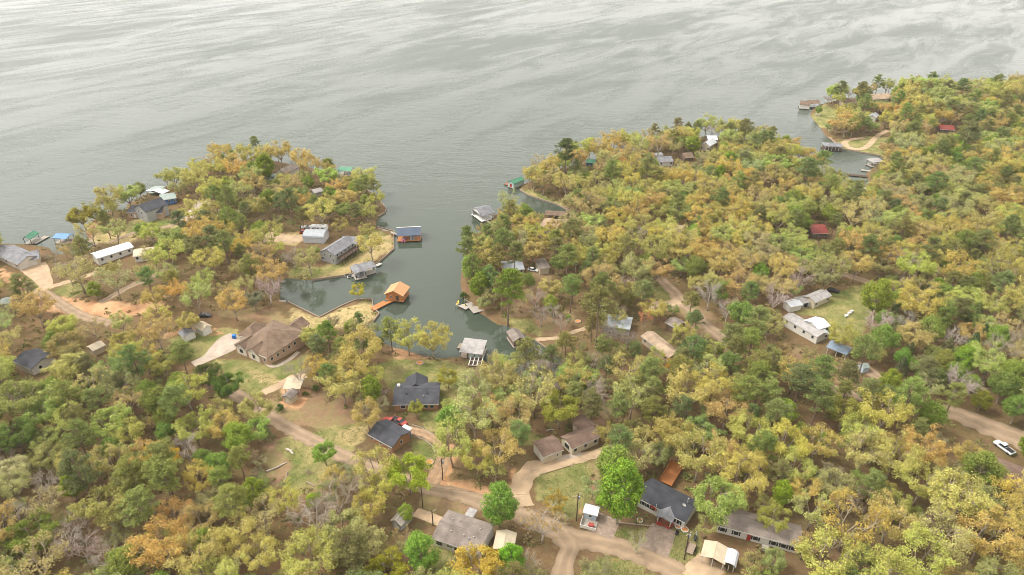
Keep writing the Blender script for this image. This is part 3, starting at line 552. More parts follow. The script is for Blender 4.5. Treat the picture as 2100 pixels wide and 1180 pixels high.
MB().add([(g.L*.3, -.6, 2.2), (g.L*.3+1.4, -.6, 2.0), (g.L*.3+1.4, -.6, 2.8), (g.L*.3, -.6, 3.1), (g.L*.3, -.64, 2.2), (g.L*.3+1.4, -.64, 2.0), (g.L*.3+1.4, -.64, 2.8), (g.L*.3, -.64, 3.1)], [(0,1,2,3),(7,6,5,4),(0,4,5,1),(1,5,6,2),(2,6,7,3),(3,7,4,0)]).build('flag', RED, g.T, Mi)
MB().tube([(g.L*.3+1.45, -.62, 0), (g.L*.3+1.45, -.62, 4.2)], .05, 6).build('flagpole', TRIM, g.T, Mi)
p = block(g.T, (1349,1059), (1376,1070), 4.2, hz=2.85, rise_=.6, roof='cross', wall=None, roofm=R_GREY, posts=2, floor=RWOOD, trim=False); FOOT.pop()
Pm = wm(g.T).inverted() @ p.M
for x0, x1, y0, y1 in ((0, p.L*.4, -.1, 0), (p.L*.65, p.L, -.1, 0), (-.1, 0, 0, p.D*.8), (p.L, p.L+.1, 0, p.D*.8)): MB().box(x0, x1, y0, y1, 0, .95).build('porch_rail', RED, g.T, Pm)
MB().box(p.L*.4, p.L*.65, -1.4, -.05, -.45, -.05).build('step', RWOOD, g.T, Pm)
# back deck as a thing of its own with boards
def deck(name, label, A, B, depth, m, z=.6, rail=None, board=.45, base=None, group=None, cat='deck', piles=True, keep=None):
    f = frame(A, B, depth, 0.0, base); z = z if base is None else .02; T = thing(name, label, cat, f.loc, f.rz, group)
    n = max(3, int(f.L / board)); me_ = None
    for i in range(n):
        x0 = f.L * i / n
        if me_ is None: me_ = MB().box(.03, f.L / n - .03, 0, f.D, z - .06, z).mesh('board'); me_.materials.append(m)
        o = bpy.data.objects.new('board', me_); COL.objects.link(o); o.parent = T; o.location = (x0, 0, random.uniform(0, .025))
    for yy in (.15, f.D / 2, f.D - .15): MB().box(0, f.L, yy - .07, yy + .07, z - .26, z - .07).build('joist', m, T)
    if piles:
        for xx in (.1, f.L - .1):
            for yy in (.1, f.D - .1): MB().tube([(xx, yy, -1.8 if base is not None else -.6), (xx, yy, z - .07)], .1, 6).build('pile', DWOOD, T)
    if rail:
        for x0, x1, y0, y1 in rail(f.L, f.D): MB().box(x0, x1, y0, y1, z, z + .95).build('rail', m, T)
    if keep: KEEP.append(keep)
    return f
deck('deck', 'long orange-stained deck walkway behind the charcoal-roofed white house', (1352,991), (1377,1001), (1404,960), OWOOD, .7, lambda L, D: ((-.1, 0, 0, D), (L, L + .1, 0, D)), keep=(1352,955,1392,1000))
g = H('mobile_home', 'long white mobile home with brown roof and black window shutters', 'mobile home', (1472,1076), (1640,1121), 6.2, 'the long white mobile home', (1472,1066,1640,1138), hz=2.7, rise_=1.0, wall=WHITE, roofm=R_TAUPE, wins=[('f', .07, .8, 1.1, 1.2), ('f', .24, .8, 1.1, 1.2), ('f', .48, .8, 1.1, 1.2), ('f', .7, .8, 1.1, 1.2), ('f', .82, .8, 1.1, 1.2), ('f', .94, .8, 1.1, 1.2)], doors=[('f', .4, RED)], shutter=BLACK, ov=.3)
Mi = wm(g.T).inverted() @ g.M
MB().box(g.L*.57, g.L*.66, -2.2, -.05, .2, .45).build('porch_deck', GWOOD, g.T, Mi); MB().box(g.L*.57, g.L*.66, -2.3, -2.2, .45, 1.4).build('porch_rail', GWOOD, g.T, Mi)
H('carport', 'tan-roofed open carport on bare clay beside a white arched shelter', 'carport', (1440,1140), (1484,1155), (1493,1127), 'the tan carport', (1440,1110,1492,1156), hz=2.6, rise_=.7, roof='cross', wall=None, roofm=M_TANM, posts=3, trim=False)
H('carport', 'narrow white arched carport shelter beside the tan carport', 'carport', (1484,1156), (1506,1164), (1512,1140), None, (1482,1132,1514,1174), hz=1.8, rise_=1.1, roof='archcross', wall=None, roofm=M_WHITE, posts=3, trim=False)
# right-hand clearing
g = H('mobile_home', 'pale single-wide mobile home on the edge of the green clearing', 'mobile home', (1606,654), (1676,693), 5, 'the pale mobile home in the clearing', (1606,640,1700,702), hz=2.6, rise_=.6, wall=WHITE, roofm=M_TIN, wins=row('f', 4), ov=.2)
block(g.T, (1678,677), (1700,668), 6, hz=2.9, rise_=1.0, roof='along', wall=WHITE, roofm=M_WHITE, wins=row('f', 2)); FOOT.pop()
block(g.T, (1676,690), (1698,684), 5, hz=2.4, rise_=.4, roof='flat', wall=PALEB, roofm=M_PALEG, wins=row('f', 3)); FOOT.pop()
H('shed', 'small white shed, lowest of three in a line by the green clearing', 'shed', (1621,631), (1644,625), 4, None, (1618,617,1646,637), hz=2.3, rise_=.6, wall=WHITE, roofm=M_WHITE)
H('shed', 'open grey-roofed shed between two others beside the green clearing', 'shed', (1643,623), (1665,618), 4, None, (1640,610,1667,630), hz=2.2, rise_=.5, wall=GREYW, roofm=M_TIN, doors=[('f', .5, BLACK, 1.6, 2.0)])
H('shed', 'longest cream shed with rusty pale roof at the clearing edge', 'shed', (1671,621), (1703,606), 4.6, 'the row of sheds by the clearing', (1660,590,1704,626), hz=2.7, rise_=1.0, wall=CREAM, roofm=M_TIN, wins=row('f', 2))
H('shelter', 'shelter with a faded blue tarp roof under a golden tree', 'shelter', (1697,714), (1735,728), (1743,713), 'the blue tarp shelter', (1697,698,1720,722), hz=2.4, rise_=.9, wall=None, roofm=M_TARP, posts=3, trim=False)
g = H('house', 'red metal-roofed cabin deep in the right-hand woods', 'house', (1667,479), (1697,479), 9, 'the red-roofed cabin in the woods', (1665,450,1699,494), hz=2.6, rise_=2.0, wall=BROWNW, roofm=M_RED, wins=row('f', 3))
H('house', 'long grey house mostly hidden by golden trees behind the right peninsula', 'house', (1560,405), (1618,412), 8, 'the hidden long grey house', None, hz=2.6, rise_=1.4, wall=WHITE, roofm=R_GREY, wins=row('f', 4))
H('house', 'brown-roofed house half buried in golden oaks mid peninsula', 'house', (1345,476), (1400,480), 9, 'the half-buried brown-roofed house', None, hz=2.6, rise_=1.8, wall=TANW, roofm=R_TAN, wins=row('f', 3))
H('house', 'small dark-roofed cabin in a leafy hollow mid peninsula', 'house', (1306,478), (1322,482), 6, None, None, hz=2.4, rise_=1.2, wall=BROWNW, roofm=R_GREY)
H('house', 'long tan-roofed low house among pines by the dirt lane', 'house', (1317,692), (1372,733), (1384,716), 'the low tan-roofed house among pines', (1320,680,1375,715), hz=2.5, rise_=.9, wall=TANW, roofm=R_TAN, wins=row('f', 4))
H('shed', 'brown shed under a yellow tree beside the dirt lane', 'shed', (1366,664), (1386,674), 5, None, (1364,654,1382,668), hz=2.5, rise_=.8, wall=BROWNW, roofm=R_TAUPE)
H('house', 'grey flat-roofed house veiled by bare branches near the pines', 'house', (1240,668), (1290,676), 7, 'the grey flat-roofed house', None, hz=2.6, rise_=.4, roof='flat', wall=GREYW, roofm=M_GREYM)
# left shore
g = H('house', 'grey-roofed cream house with wings on the far left shore', 'house', (-14,519), (38,543), 8.5, 'the cream house with wings', (0,500,80,548), hz=2.8, rise_=1.8, wall=WHITE, roofm=R_GREY, wins=row('f', 3))
block(g.T, (43,537), (79,530), 9, hz=2.9, rise_=1.7, wall=CREAM, roofm=R_GREY, doors=[('f', .6, TRIM, 3, 2.2, 'garage_door')], wins=[('f', .2, .9, .9, 1.1)]); FOOT.pop()
H('long_building', 'long white metal-roofed building near the left inlet', 'building', (200,533), (272,507), 6.5, 'the long white-roofed building', (188,497,272,534), hz=2.7, rise_=.9, wall=WHITE, roofm=M_WHITE, wins=row('f', 4))
H('house', 'pale tan-roofed house behind trees beside the long white building', 'house', (275,528), (322,520), 7, None, None, hz=2.6, rise_=1.2, wall=WHITE, roofm=M_TANM, wins=row('f', 3))
g = H('house', 'two-storey house with grey gable and tan brick base on the shore', 'house', (276,426), (299,435), 11, 'the two-storey grey-gabled house', (262,398,335,454), hz=5.6, rise_=2.4, roof='cross', wall=GREYW, roofm=R_DARK, wins=[('f', .3, 3.6, .8, 1.2), ('f', .55, 3.6, .8, 1.2), ('l', .3, 3.6, .8, 1.1), ('f', .5, 1.0, .9, 1.1)])
block(g.T, (298,438), (331,437), 8, hz=3.2, rise_=2.4, wall=TANB, roofm=R_DARK, wins=[('r', .5, .9, .9, 1.1)]); FOOT.pop()
block(g.T, (261,437), (279,436), 6, hz=3.0, rise_=1.0, roof='shed', wall=TANB, roofm=R_DARK, wins=[('f', .4, 1.0, .8, 1.0)], doors=[('f', .75)]); FOOT.pop()
H('house', 'blue-walled building with a pale roof behind the two-storey house', 'house', (331,411), (360,406), 8, None, (328,394,362,416), hz=3.0, rise_=1.4, wall=BLUEW, roofm=M_PALEG, wins=row('f', 3))
H('house', 'brown-roofed house with white gable at the tip of the left peninsula', 'house', (566,352), (585,356), 11, 'the white-gabled house on the peninsula tip', (562,330,598,350), hz=2.8, rise_=1.8, roof='cross', wall=WHITE, roofm=R_TAUPE, wins=row('f', 2))
H('shed', 'small teal shed next to the white-gabled peninsula house', 'shed', (548,362), (562,363), 4, None, (548,354,568,364), hz=2.3, rise_=.7, wall=TEALW, roofm=M_PALEG)
H('shed', 'small pale shed among the trees mid peninsula', 'shed', (645,396), (662,392), 5, None, (645,386,660,396), hz=2.4, rise_=.7, wall=GREYW, roofm=M_TIN)
g = H('garage', 'white metal garage with curved grey roof beside the white trailer', 'garage', (621,488), (663,490), 7.5, 'the white metal garage', (620,472,673,500), hz=2.5, rise_=1.9, roof='arch', wall=M_WHITE, roofm=M_GREYM, ov=.15, trim=False, doors=[('r', .5, TRIM, 2.6, 2.2, 'garage_door')])
g = H('house', 'grey timber house with long side deck on the peninsula lawn', 'house', (657,517), (686,525), (727,497), 'the grey house with the side deck', (657,480,733,541), hz=4.4, rise_=2.0, roof='cross', wall=GREYW, roofm=R_GREY, wins=row('f', 2) + [('f', .3, 2.9, .8, 1.0), ('f', .7, 2.9, .8, 1.0)] + row('r', 5, 2.8))
Mi = wm(g.T).inverted() @ g.M
block(g.T, (700,497), (731,500), 6, hz=4.3, rise_=1.4, roof='along', wall=None, roofm=R_GREY, posts=2); FOOT.pop()
MB().box(g.L + .05, g.L + 3, 1, g.D, 2.3, 2.5).build('side_deck', DWOOD, g.T, Mi)
for i in range(8): MB().box(g.L + 2.85, g.L + 3.0, 1 + i*(g.D-1.2)/7, 1.15 + i*(g.D-1.2)/7, -.5, 3.4).build('deck_post', DWOOD, g.T, Mi)
MB().box(g.L + 2.9, g.L + 3.0, 1, g.D, 3.3, 3.45).build('deck_rail', DWOOD, g.T, Mi)
g = H('house', 'white house with dark roof and small porch in the far left woods', 'house', (29,741), (64,757), (90,722), 'the white house in the left woods', (30,712,98,764), hz=2.7, rise_=1.3, wall=WHITE, roofm=R_DARK, wins=row('f', 2) + [('r', .35, 1.0, .9, 1.1)], doors=[('f', .85)])
H('shed', 'long tan shed standing alone in the left woods', 'shed', (191,719), (213,708), 3.6, 'the lone tan shed', (184,700,218,729), hz=2.4, rise_=.7, roof='along', wall=TANW, roofm=M_TANM)
H('shed', 'low teal-roofed shed at the left edge of the woods', 'shed', (0,622), (18,622), 4, None, (0,612,18,626), hz=2.2, rise_=.6, wall=GREYW, roofm=M_PALEG)
H('shed', 'open shelter with beige roof beside small dark conifers', 'shelter', (583,797), (614,799), 4.5, 'the beige-roofed shelter', (582,783,618,803), hz=2.4, rise_=.4, roof='flat', wall=None, roofm=M_TANM, posts=3, trim=False)
H('shed', 'small cream shed with mossy roof on the bare clay slope', 'shed', (580,813), (596,818), 3.2, None, (578,800,600,822), hz=2.3, rise_=.8, roof='cross', wall=CREAM, roofm=R_TAUPE, doors=[('f', .5, TRIM)])
# right peninsula houses
g = H('house', 'white-trimmed house with tan roof behind the white boathouse', 'house', (1108,464), (1140,471), (1150,455), 'the tan-roofed house behind the white boathouse', (1112,456,1150,472), hz=2.7, rise_=1.5, wall=WHITE, roofm=R_TAN, wins=row('f', 3))
block(g.T, (1148,466), (1180,464), 8, hz=2.7, rise_=1.6, roof='along', wall=WHITE, roofm=R_TAN, wins=row('f', 2)); FOOT.pop()
g = H('house', 'grey-roofed cottage under pines with a car parked beside it', 'house', (1036,556), (1074,552), 8, 'the grey-roofed cottage under pines', (1034,540,1078,558), hz=2.5, rise_=1.0, wall=TANW, roofm=M_GREYM, wins=row('f', 3))
H('shed', 'small cream cabin with brown roof beside a parked car', 'shed', (1108,552), (1126,549), 6, None, (1107,537,1128,558), hz=2.8, rise_=1.0, roof='flat', wall=CREAM, roofm=R_TAUPE)
g = H('house', 'white metal-roofed house with tall gable on the far shore of the right peninsula', 'house', (1438,297), (1455,300), 10, 'the white metal-roofed gable house', (1436,272,1472,306), hz=3.4, rise_=2.0, roof='cross', wall=CREAM, roofm=M_WHITE, wins=row('f', 2))
block(g.T, (1453,287), (1471,287), 8, hz=4, rise_=1.2, roof='along', wall=BROWNW, roofm=M_WHITE, wins=row('f', 3)); FOOT.pop()
H('house', 'grey-roofed cottage among yellow trees on the right peninsula', 'house', (1353,334), (1380,331), 9, 'the small grey-roofed cottage', (1353,316,1384,338), hz=2.6, rise_=1.4, wall=WHITE, roofm=R_GREY, wins=row('f', 2))
H('house', 'dark brown cabin next to the small grey-roofed cottage', 'house', (1404,324), (1422,322), 7, None, (1404,308,1424,328), hz=2.5, rise_=1.6, wall=BROWNW, roofm=R_BROWN)
H('shed', 'little white-roofed shed beside the small grey-roofed cottage', 'shed', (1345,320), (1359,318), 4, None, (1345,314,1358,322), hz=2.3, rise_=.5, wall=WHITE, roofm=M_WHITE)
H('shed', 'flat pale-roofed carport shed near a white blossoming shrub', 'shed', (1296,372), (1320,370), 5, None, None, hz=2.3, rise_=.3, roof='flat', wall=GREYW, roofm=M_PALEG)
# far right shore
H('house', 'brown-roofed house behind the twin-roofed boathouse on the far shore', 'house', (1730,212), (1758,211), 10, 'the brown house on the far shore', (1732,196,1756,212), hz=2.8, rise_=2.0, wall=TANW, roofm=R_BROWN, wins=row('f', 3))
H('house', 'large tan-roofed house beneath tall trees on the far shore', 'house', (1790,204), (1830,202), 10, 'the large tan house on the far shore', (1794,186,1824,204), hz=3, rise_=2.4, wall=GREYW, roofm=R_TAN, wins=row('f', 4))
H('house', 'small white-roofed cottage above the loop drive', 'house', (1780,241), (1796,243), 8, None, (1780,228,1798,244), hz=2.6, rise_=1.4, roof='cross', wall=WHITE, roofm=M_WHITE)
H('house', 'red-roofed house on the wooded far right hillside', 'house', (1928,268), (1957,268), 9, 'the far red-roofed house', (1926,254,1960,272), hz=2.6, rise_=1.6, wall=BROWNW, roofm=M_RED, wins=row('f', 3))
H('house', 'pale grey-roofed house in the woods below the far red roof', 'house', (1986,355), (2014,353), 8, 'the pale house in the far right woods', None, hz=2.6, rise_=.9, wall=GREYW, roofm=M_PALEG, wins=row('f', 3))
H('house', 'grey roof just showing through the far right trees', 'house', (2014,272), (2030,271), 7, None, None, hz=2.6, rise_=1.0, wall=GREYW, roofm=R_GREY)
H('house', 'long low tan house showing through trees above the loop drive', 'house', (1812,225), (1845,224), 7, None, None, hz=2.4, rise_=1.2, wall=TANW, roofm=R_TAUPE)
H('house', 'pale silver roof hidden among the right-edge trees', 'house', (2022,676), (2068,690), 7, 'the hidden silver roof', None, hz=2.6, rise_=.9, wall=WHITE, roofm=M_TIN)
H('house', 'rusty brown-roofed house at the right edge of the woods', 'house', (2040,985), (2110,1012), 9, 'the rusty-roofed house at the right edge', None, hz=2.6, rise_=1.6, wall=BROWNW, roofm=R_PLUM, wins=row('f', 3))
H('house', 'grey roof in woods below the far channel docks', 'house', (1762,396), (1784,394), 7, None, None, hz=2.6, rise_=.8, wall=WHITE, roofm=M_TIN)

# ------------------------------------------------------------------ boathouses and docks on the water
def boathouse(name, label, A, B, depth, short, keep, group=None, base=.55, **k):
    k.setdefault('posts', 3); k.setdefault('floor', GWOOD); k.setdefault('trim', False)
    return H(name, label, 'boathouse', A, B, depth, short, keep, group, base=base, **k)
def bpost(g, m, xs, ys, z0=-2.2, z1=None):
    Mi = wm(g.T).inverted() @ g.M
    for x in xs:
        for y in ys: MB().box(x - .1, x + .1, y - .1, y + .1, z0, -.2 if z1 is None else z1).build('post', m, g.T, Mi)
g = boathouse('boathouse', 'orange timber cabin boathouse with shingled gable roof on stilts', (791,602), (825,606), (836,589), 'the orange cabin boathouse', (786,574,842,618), base=1.1, hz=2.7, rise_=1.7, roof='cross', wall=OWOOD, roofm=M_ORANGE, posts=0, floor=OWOOD, ov=.6, doors=[('f', .68, DWOOD, 1.3, 2.1)], wins=[('f', .3, 1, .7, .8), ('r', .3, 1.0, .9, 1), ('r', .7, 1.0, .9, 1)])
bpost(g, DWOOD, (.2, g.L/2, g.L-.2), (.2, g.D/2, g.D-.2), -2.8)
deck('gangway', 'orange timber gangway leading from the point to the orange cabin boathouse', (768,637), (797,622), 3.0, OWOOD, base=.7, cat='gangway', keep=(766,612,815,642))
deck('walkway', 'narrow orange footbridge joining the gangway to the orange cabin', (796,623), (819,612), 1.7, OWOOD, base=.74, cat='walkway')
g = boathouse('boathouse', 'boathouse with weathered grey tin roof and pale teal end wall', (944,722), (987,727), (994,703), 'the grey tin-roofed boathouse', (938,698,996,742), hz=2.6, rise_=.7, roof='shed', wall=None, roofm=M_TIN, posts=4, back_wall=DWOOD)
Mi = wm(g.T).inverted() @ g.M; MB().box(g.L*.4, g.L*.85, .3, .42, 0, 2.5).build('end_wall', TEALW, g.T, Mi)
deck('dock', 'small reddish dock on the side of the grey tin-roofed boathouse', (937,714), (949,716), 3.2, WOOD, base=.5, cat='dock')
deck('dock', 'rusty plank dock in front of the grey tin-roofed boathouse', (942,731), (962,734), 3, WOOD, base=.52, cat='dock')
T0 = at(960,753); f = frame((961,752), (986,754), 5.2, 0.0); FOOT.pop(); T = thing('slip_dock', 'white-edged open dock frame of four bays below the tin boathouse', 'dock', f.loc, f.rz); KEEP.append((958,734,990,756))
for i in range(4): MB().box(f.L*i/3 - .12, f.L*i/3 + .12, 0, f.D, .5, .7).build('beam', TRIM, T)
for j in range(3): MB().box(.13, f.L - .13, f.D*j/2 - .12, f.D*j/2 + .12, .47, .67).build('cross_beam', GWOOD, T)
MB().box(.15, f.L - .15, .15, f.D - .15, .05, .12).build('bed', DWOOD, T)
g = boathouse('boathouse', 'small brown-roofed boathouse with tan deck in the creek mouth', (1054,700), (1076,695), 6.2, 'the creek-mouth boathouse', (1044,680,1070,708), hz=2.5, rise_=1.0, roof='cross', wall=BROWNW, roofm=R_TAUPE, posts=0)
bpost(g, DWOOD, (.2, g.L-.2), (.2, g.D-.2)); deck('dock', 'tan deck at the front of the creek-mouth boathouse', (1046,700), (1058,709), 2.2, GWOOD, base=.5, cat='dock')
g = boathouse('boathouse', 'white boathouse with grey gable roof and open white bays', (988,443), (1013,437), (990,423), 'the white boathouse', (966,420,1014,453), hz=2.9, rise_=2.0, wall=None, roofm=R_GREY, posts=4, floor=TRIM, ov=.4, base=.9)
Mi = wm(g.T).inverted() @ g.M
for x_ in (0, g.L): MB().prism([(0, 2.9), (g.D, 2.9), (g.D/2, 4.85)], x_ - .08, x_ + .08, 'x').build('gable', TRIM, g.T, Mi)
for i in range(4): MB().box(g.L*i/3.2, g.L*i/3.2 + .12, g.D*.4, g.D*.4 + .1, 0, 2.6).build('stall_post', TRIM, g.T, Mi)
MB().box(0, g.L, .02, .12, .8, .95).build('rail', TRIM, g.T, Mi); MB().box(0, g.L, g.D*.9, g.D*.92, 0, 2.7).build('back_screen', GREYW, g.T, Mi)
g = boathouse('boathouse', 'green-roofed boathouse with teal walls and red deck by the point', (1042,373), (1053,377), (1066,366), 'the green-roofed boathouse', (1032,358,1070,384), hz=2.6, rise_=1.2, roof='cross', wall=TEALW, roofm=M_GREEN, posts=2, doors=[('f', .5, RED, 1.6, 2)])
deck('dock', 'red timber dock in front of the green-roofed boathouse', (1033,378), (1044,381), (1050,375), RWOOD, base=.5, cat='dock')
deck('walkway', 'short dark walkway from the green-roofed boathouse to the bank', (1063,377), (1072,379), 1.4, DWOOD, base=.6, cat='walkway')
g = boathouse('boathouse', 'dark slate-roofed boathouse with orange deck off the peninsula tip', (815,484), (861,482), 9, 'the slate-roofed boathouse', (813,463,864,499), hz=2.7, rise_=1.9, wall=None, roofm=M_NAVY, posts=4, floor=OWOOD, back_wall=DWOOD, base=.6)
Mi = wm(g.T).inverted() @ g.M
MB().box(-.4, g.L+.4, g.D/2-.2, g.D/2+.2, 4.75, 4.9).build('ridge_cap', TRIM, g.T, Mi); MB().box(g.L*.55, g.L*.75, .6, 1.2, 0, 2.0).build('locker', M_GREYM, g.T, Mi)
deck('walkway', 'narrow pale walkway reaching out to the slate-roofed boathouse', (773,470), (816,483), 1.6, GWOOD, base=.7, cat='walkway')
g = boathouse('boathouse', 'grey two-roofed boathouse with a wide deck by the peninsula lawn', (729,562), (750,557), 6.5, 'the grey two-roofed boathouse', (716,536,774,572), hz=2.7, rise_=.8, roof='cross', wall=None, roofm=R_GREY, posts=3, back_wall=DWOOD)
block(g.T, (746,553), (770,547), 4.5, hz=2.7, rise_=.4, roof='flat', wall=None, roofm=R_GREY, posts=2, trim=False, base=.55); FOOT.pop()
deck('dock', 'wide grey plank dock beside the grey two-roofed boathouse', (749,566), (772,559), 7, GWOOD, base=.5, cat='dock')
g = boathouse('boathouse', 'green-roofed boathouse at the outer tip of the left peninsula', (694,350), (718,351), 6, 'the green-roofed boathouse on the outer tip', (694,342,722,360), hz=2.8, rise_=.8, wall=None, roofm=M_GREEN, posts=3, back_wall=DWOOD)
g = boathouse('boathouse', 'boathouse with faded green roof beside the far left house', (47,490), (61,490), 6, None, (46,475,82,502), hz=2.6, rise_=1.2, roof='cross', wall=None, roofm=M_GREEN, posts=2, back_wall=DWOOD)
deck('dock', 'sloping grey floating dock beside the faded green boathouse', (64,499), (75,500), 8, GWOOD, base=.4, cat='dock')
g = boathouse('boathouse', 'bright blue-roofed boathouse at the head of a narrow pier', (109,488), (135,490), (139,480), 'the blue-roofed boathouse', (106,478,146,494), hz=2.6, rise_=.8, wall=None, roofm=M_BLUE, posts=3, back_wall=WOOD)
deck('pier', 'narrow bent pier running from the bank to the blue-roofed boathouse', (140,494), (178,495), 1.6, WOOD, base=.6, cat='pier')
deck('pier', 'last angled leg of the pier near the long white building', (178,495), (197,503), 1.6, WOOD, base=.63, cat='pier')
g = boathouse('boathouse', 'pale-roofed boathouse on the water behind the two-storey house', (308,396), (330,395), 9, None, (300,380,332,400), hz=2.6, rise_=1.2, wall=None, roofm=M_PALEG, posts=3, back_wall=DWOOD)
g = boathouse('boathouse', 'white-roofed boathouse touching the pale-roofed one on the water', (333,398), (346,392), 11, None, (332,380,354,398), hz=2.6, rise_=1.0, wall=None, roofm=M_WHITE, posts=3, back_wall=DWOOD)
g = boathouse('boathouse', 'twin brown-roofed boathouse standing off the far right point', (1641,214), (1661,216), 8, 'the twin-roofed far boathouse', (1638,203,1686,224), hz=3, rise_=1.6, wall=WHITE, roofm=R_BROWN, posts=0)
block(g.T, (1662,213), (1682,212), 7, hz=2.8, rise_=1.4, roof='along', wall=None, roofm=R_BROWN, posts=3, base=.55); FOOT.pop(); bpost(g, DWOOD, (.2, g.L-.2), (.2, g.D-.2))
deck('dock', 'dark dock under the twin brown-roofed far boathouse', (1638,220), (1680,223), 3, DWOOD, base=.4, cat='dock')
g = boathouse('boathouse', 'grey hip-roofed boathouse with white posts below the loop drive', (1693,300), (1729,301), 7, 'the far hip-roofed boathouse', (1686,288,1732,312), hz=2.8, rise_=1.1, roof='hip', wall=None, roofm=R_GREY, posts=6, floor=DWOOD)
deck('dock', 'low jetty beside the far hip-roofed boathouse', (1684,302), (1694,304), 4, DWOOD, base=.4, cat='dock')
deck('dock', 'long dark dock reaching into the far channel', (1739,360), (1780,364), 3, DWOOD, base=.45, cat='dock', keep=(1738,354,1780,366))
deck('dock', 'shorter grey dock in the far channel above the long dark one', (1766,350), (1793,354), 2.4, GWOOD, base=.45, cat='dock', keep=(1766,342,1794,356))
g = boathouse('boathouse', 'small grey roofed slip at the head of the far channel', (1790,334), (1812,332), 5, None, (1790,322,1812,336), hz=2.5, rise_=.4, roof='flat', wall=None, roofm=M_TIN, posts=3, back_wall=DWOOD)
deck('dock', 'weathered plank dock with kayaks on the wooded bank', (954,623), (971,643), 6.5, GWOOD, base=.6, cat='dock', keep=(930,612,982,646))
f = frame((934,632), (950,640), 5, 0.0, .5); FOOT.pop(); T = thing('boat_lift', 'open boat lift frame standing in water by the kayak dock', 'boat lift', f.loc, f.rz)
for xx in (0, f.L):
    for yy in (0, f.D): MB().tube([(xx, yy, -2), (xx, yy, 2.2)], .08, 6).build('post', METAL, T)
for yy in (0, f.D): MB().box(0, f.L, yy - .06, yy + .06, 1.6, 1.75).build('beam', METAL, T)
MB().box(.2, f.L - .2, f.D*.3, f.D*.7, .2, .3).build('cradle', GWOOD, T)
g = boathouse('boathouse', 'long rusty-roofed boat shelter in the narrow inlet', (1119,441), (1159,443), 5, 'the rusty-roofed boat shelter', (1118,430,1160,444), hz=2.4, rise_=.7, wall=None, roofm=M_RED if False else R_BROWN, posts=4, back_wall=DWOOD)
g = boathouse('boathouse', 'small green-roofed boathouse glimpsed behind the right peninsula pines', (1203,334), (1220,335), 6, None, (1205,324,1218,338), hz=2.5, rise_=1.0, wall=BLUEW, roofm=M_GREEN, posts=0)
deck('dock', 'small pale dock at the corner of the brown house cove', (568,622), (584,622), 2.2, GWOOD, base=.5, cat='dock')
deck('dock', 'little white jetty on the retaining wall of the peninsula lawn', (775,546), (784,541), 1.6, TRIM, base=.6, cat='dock')

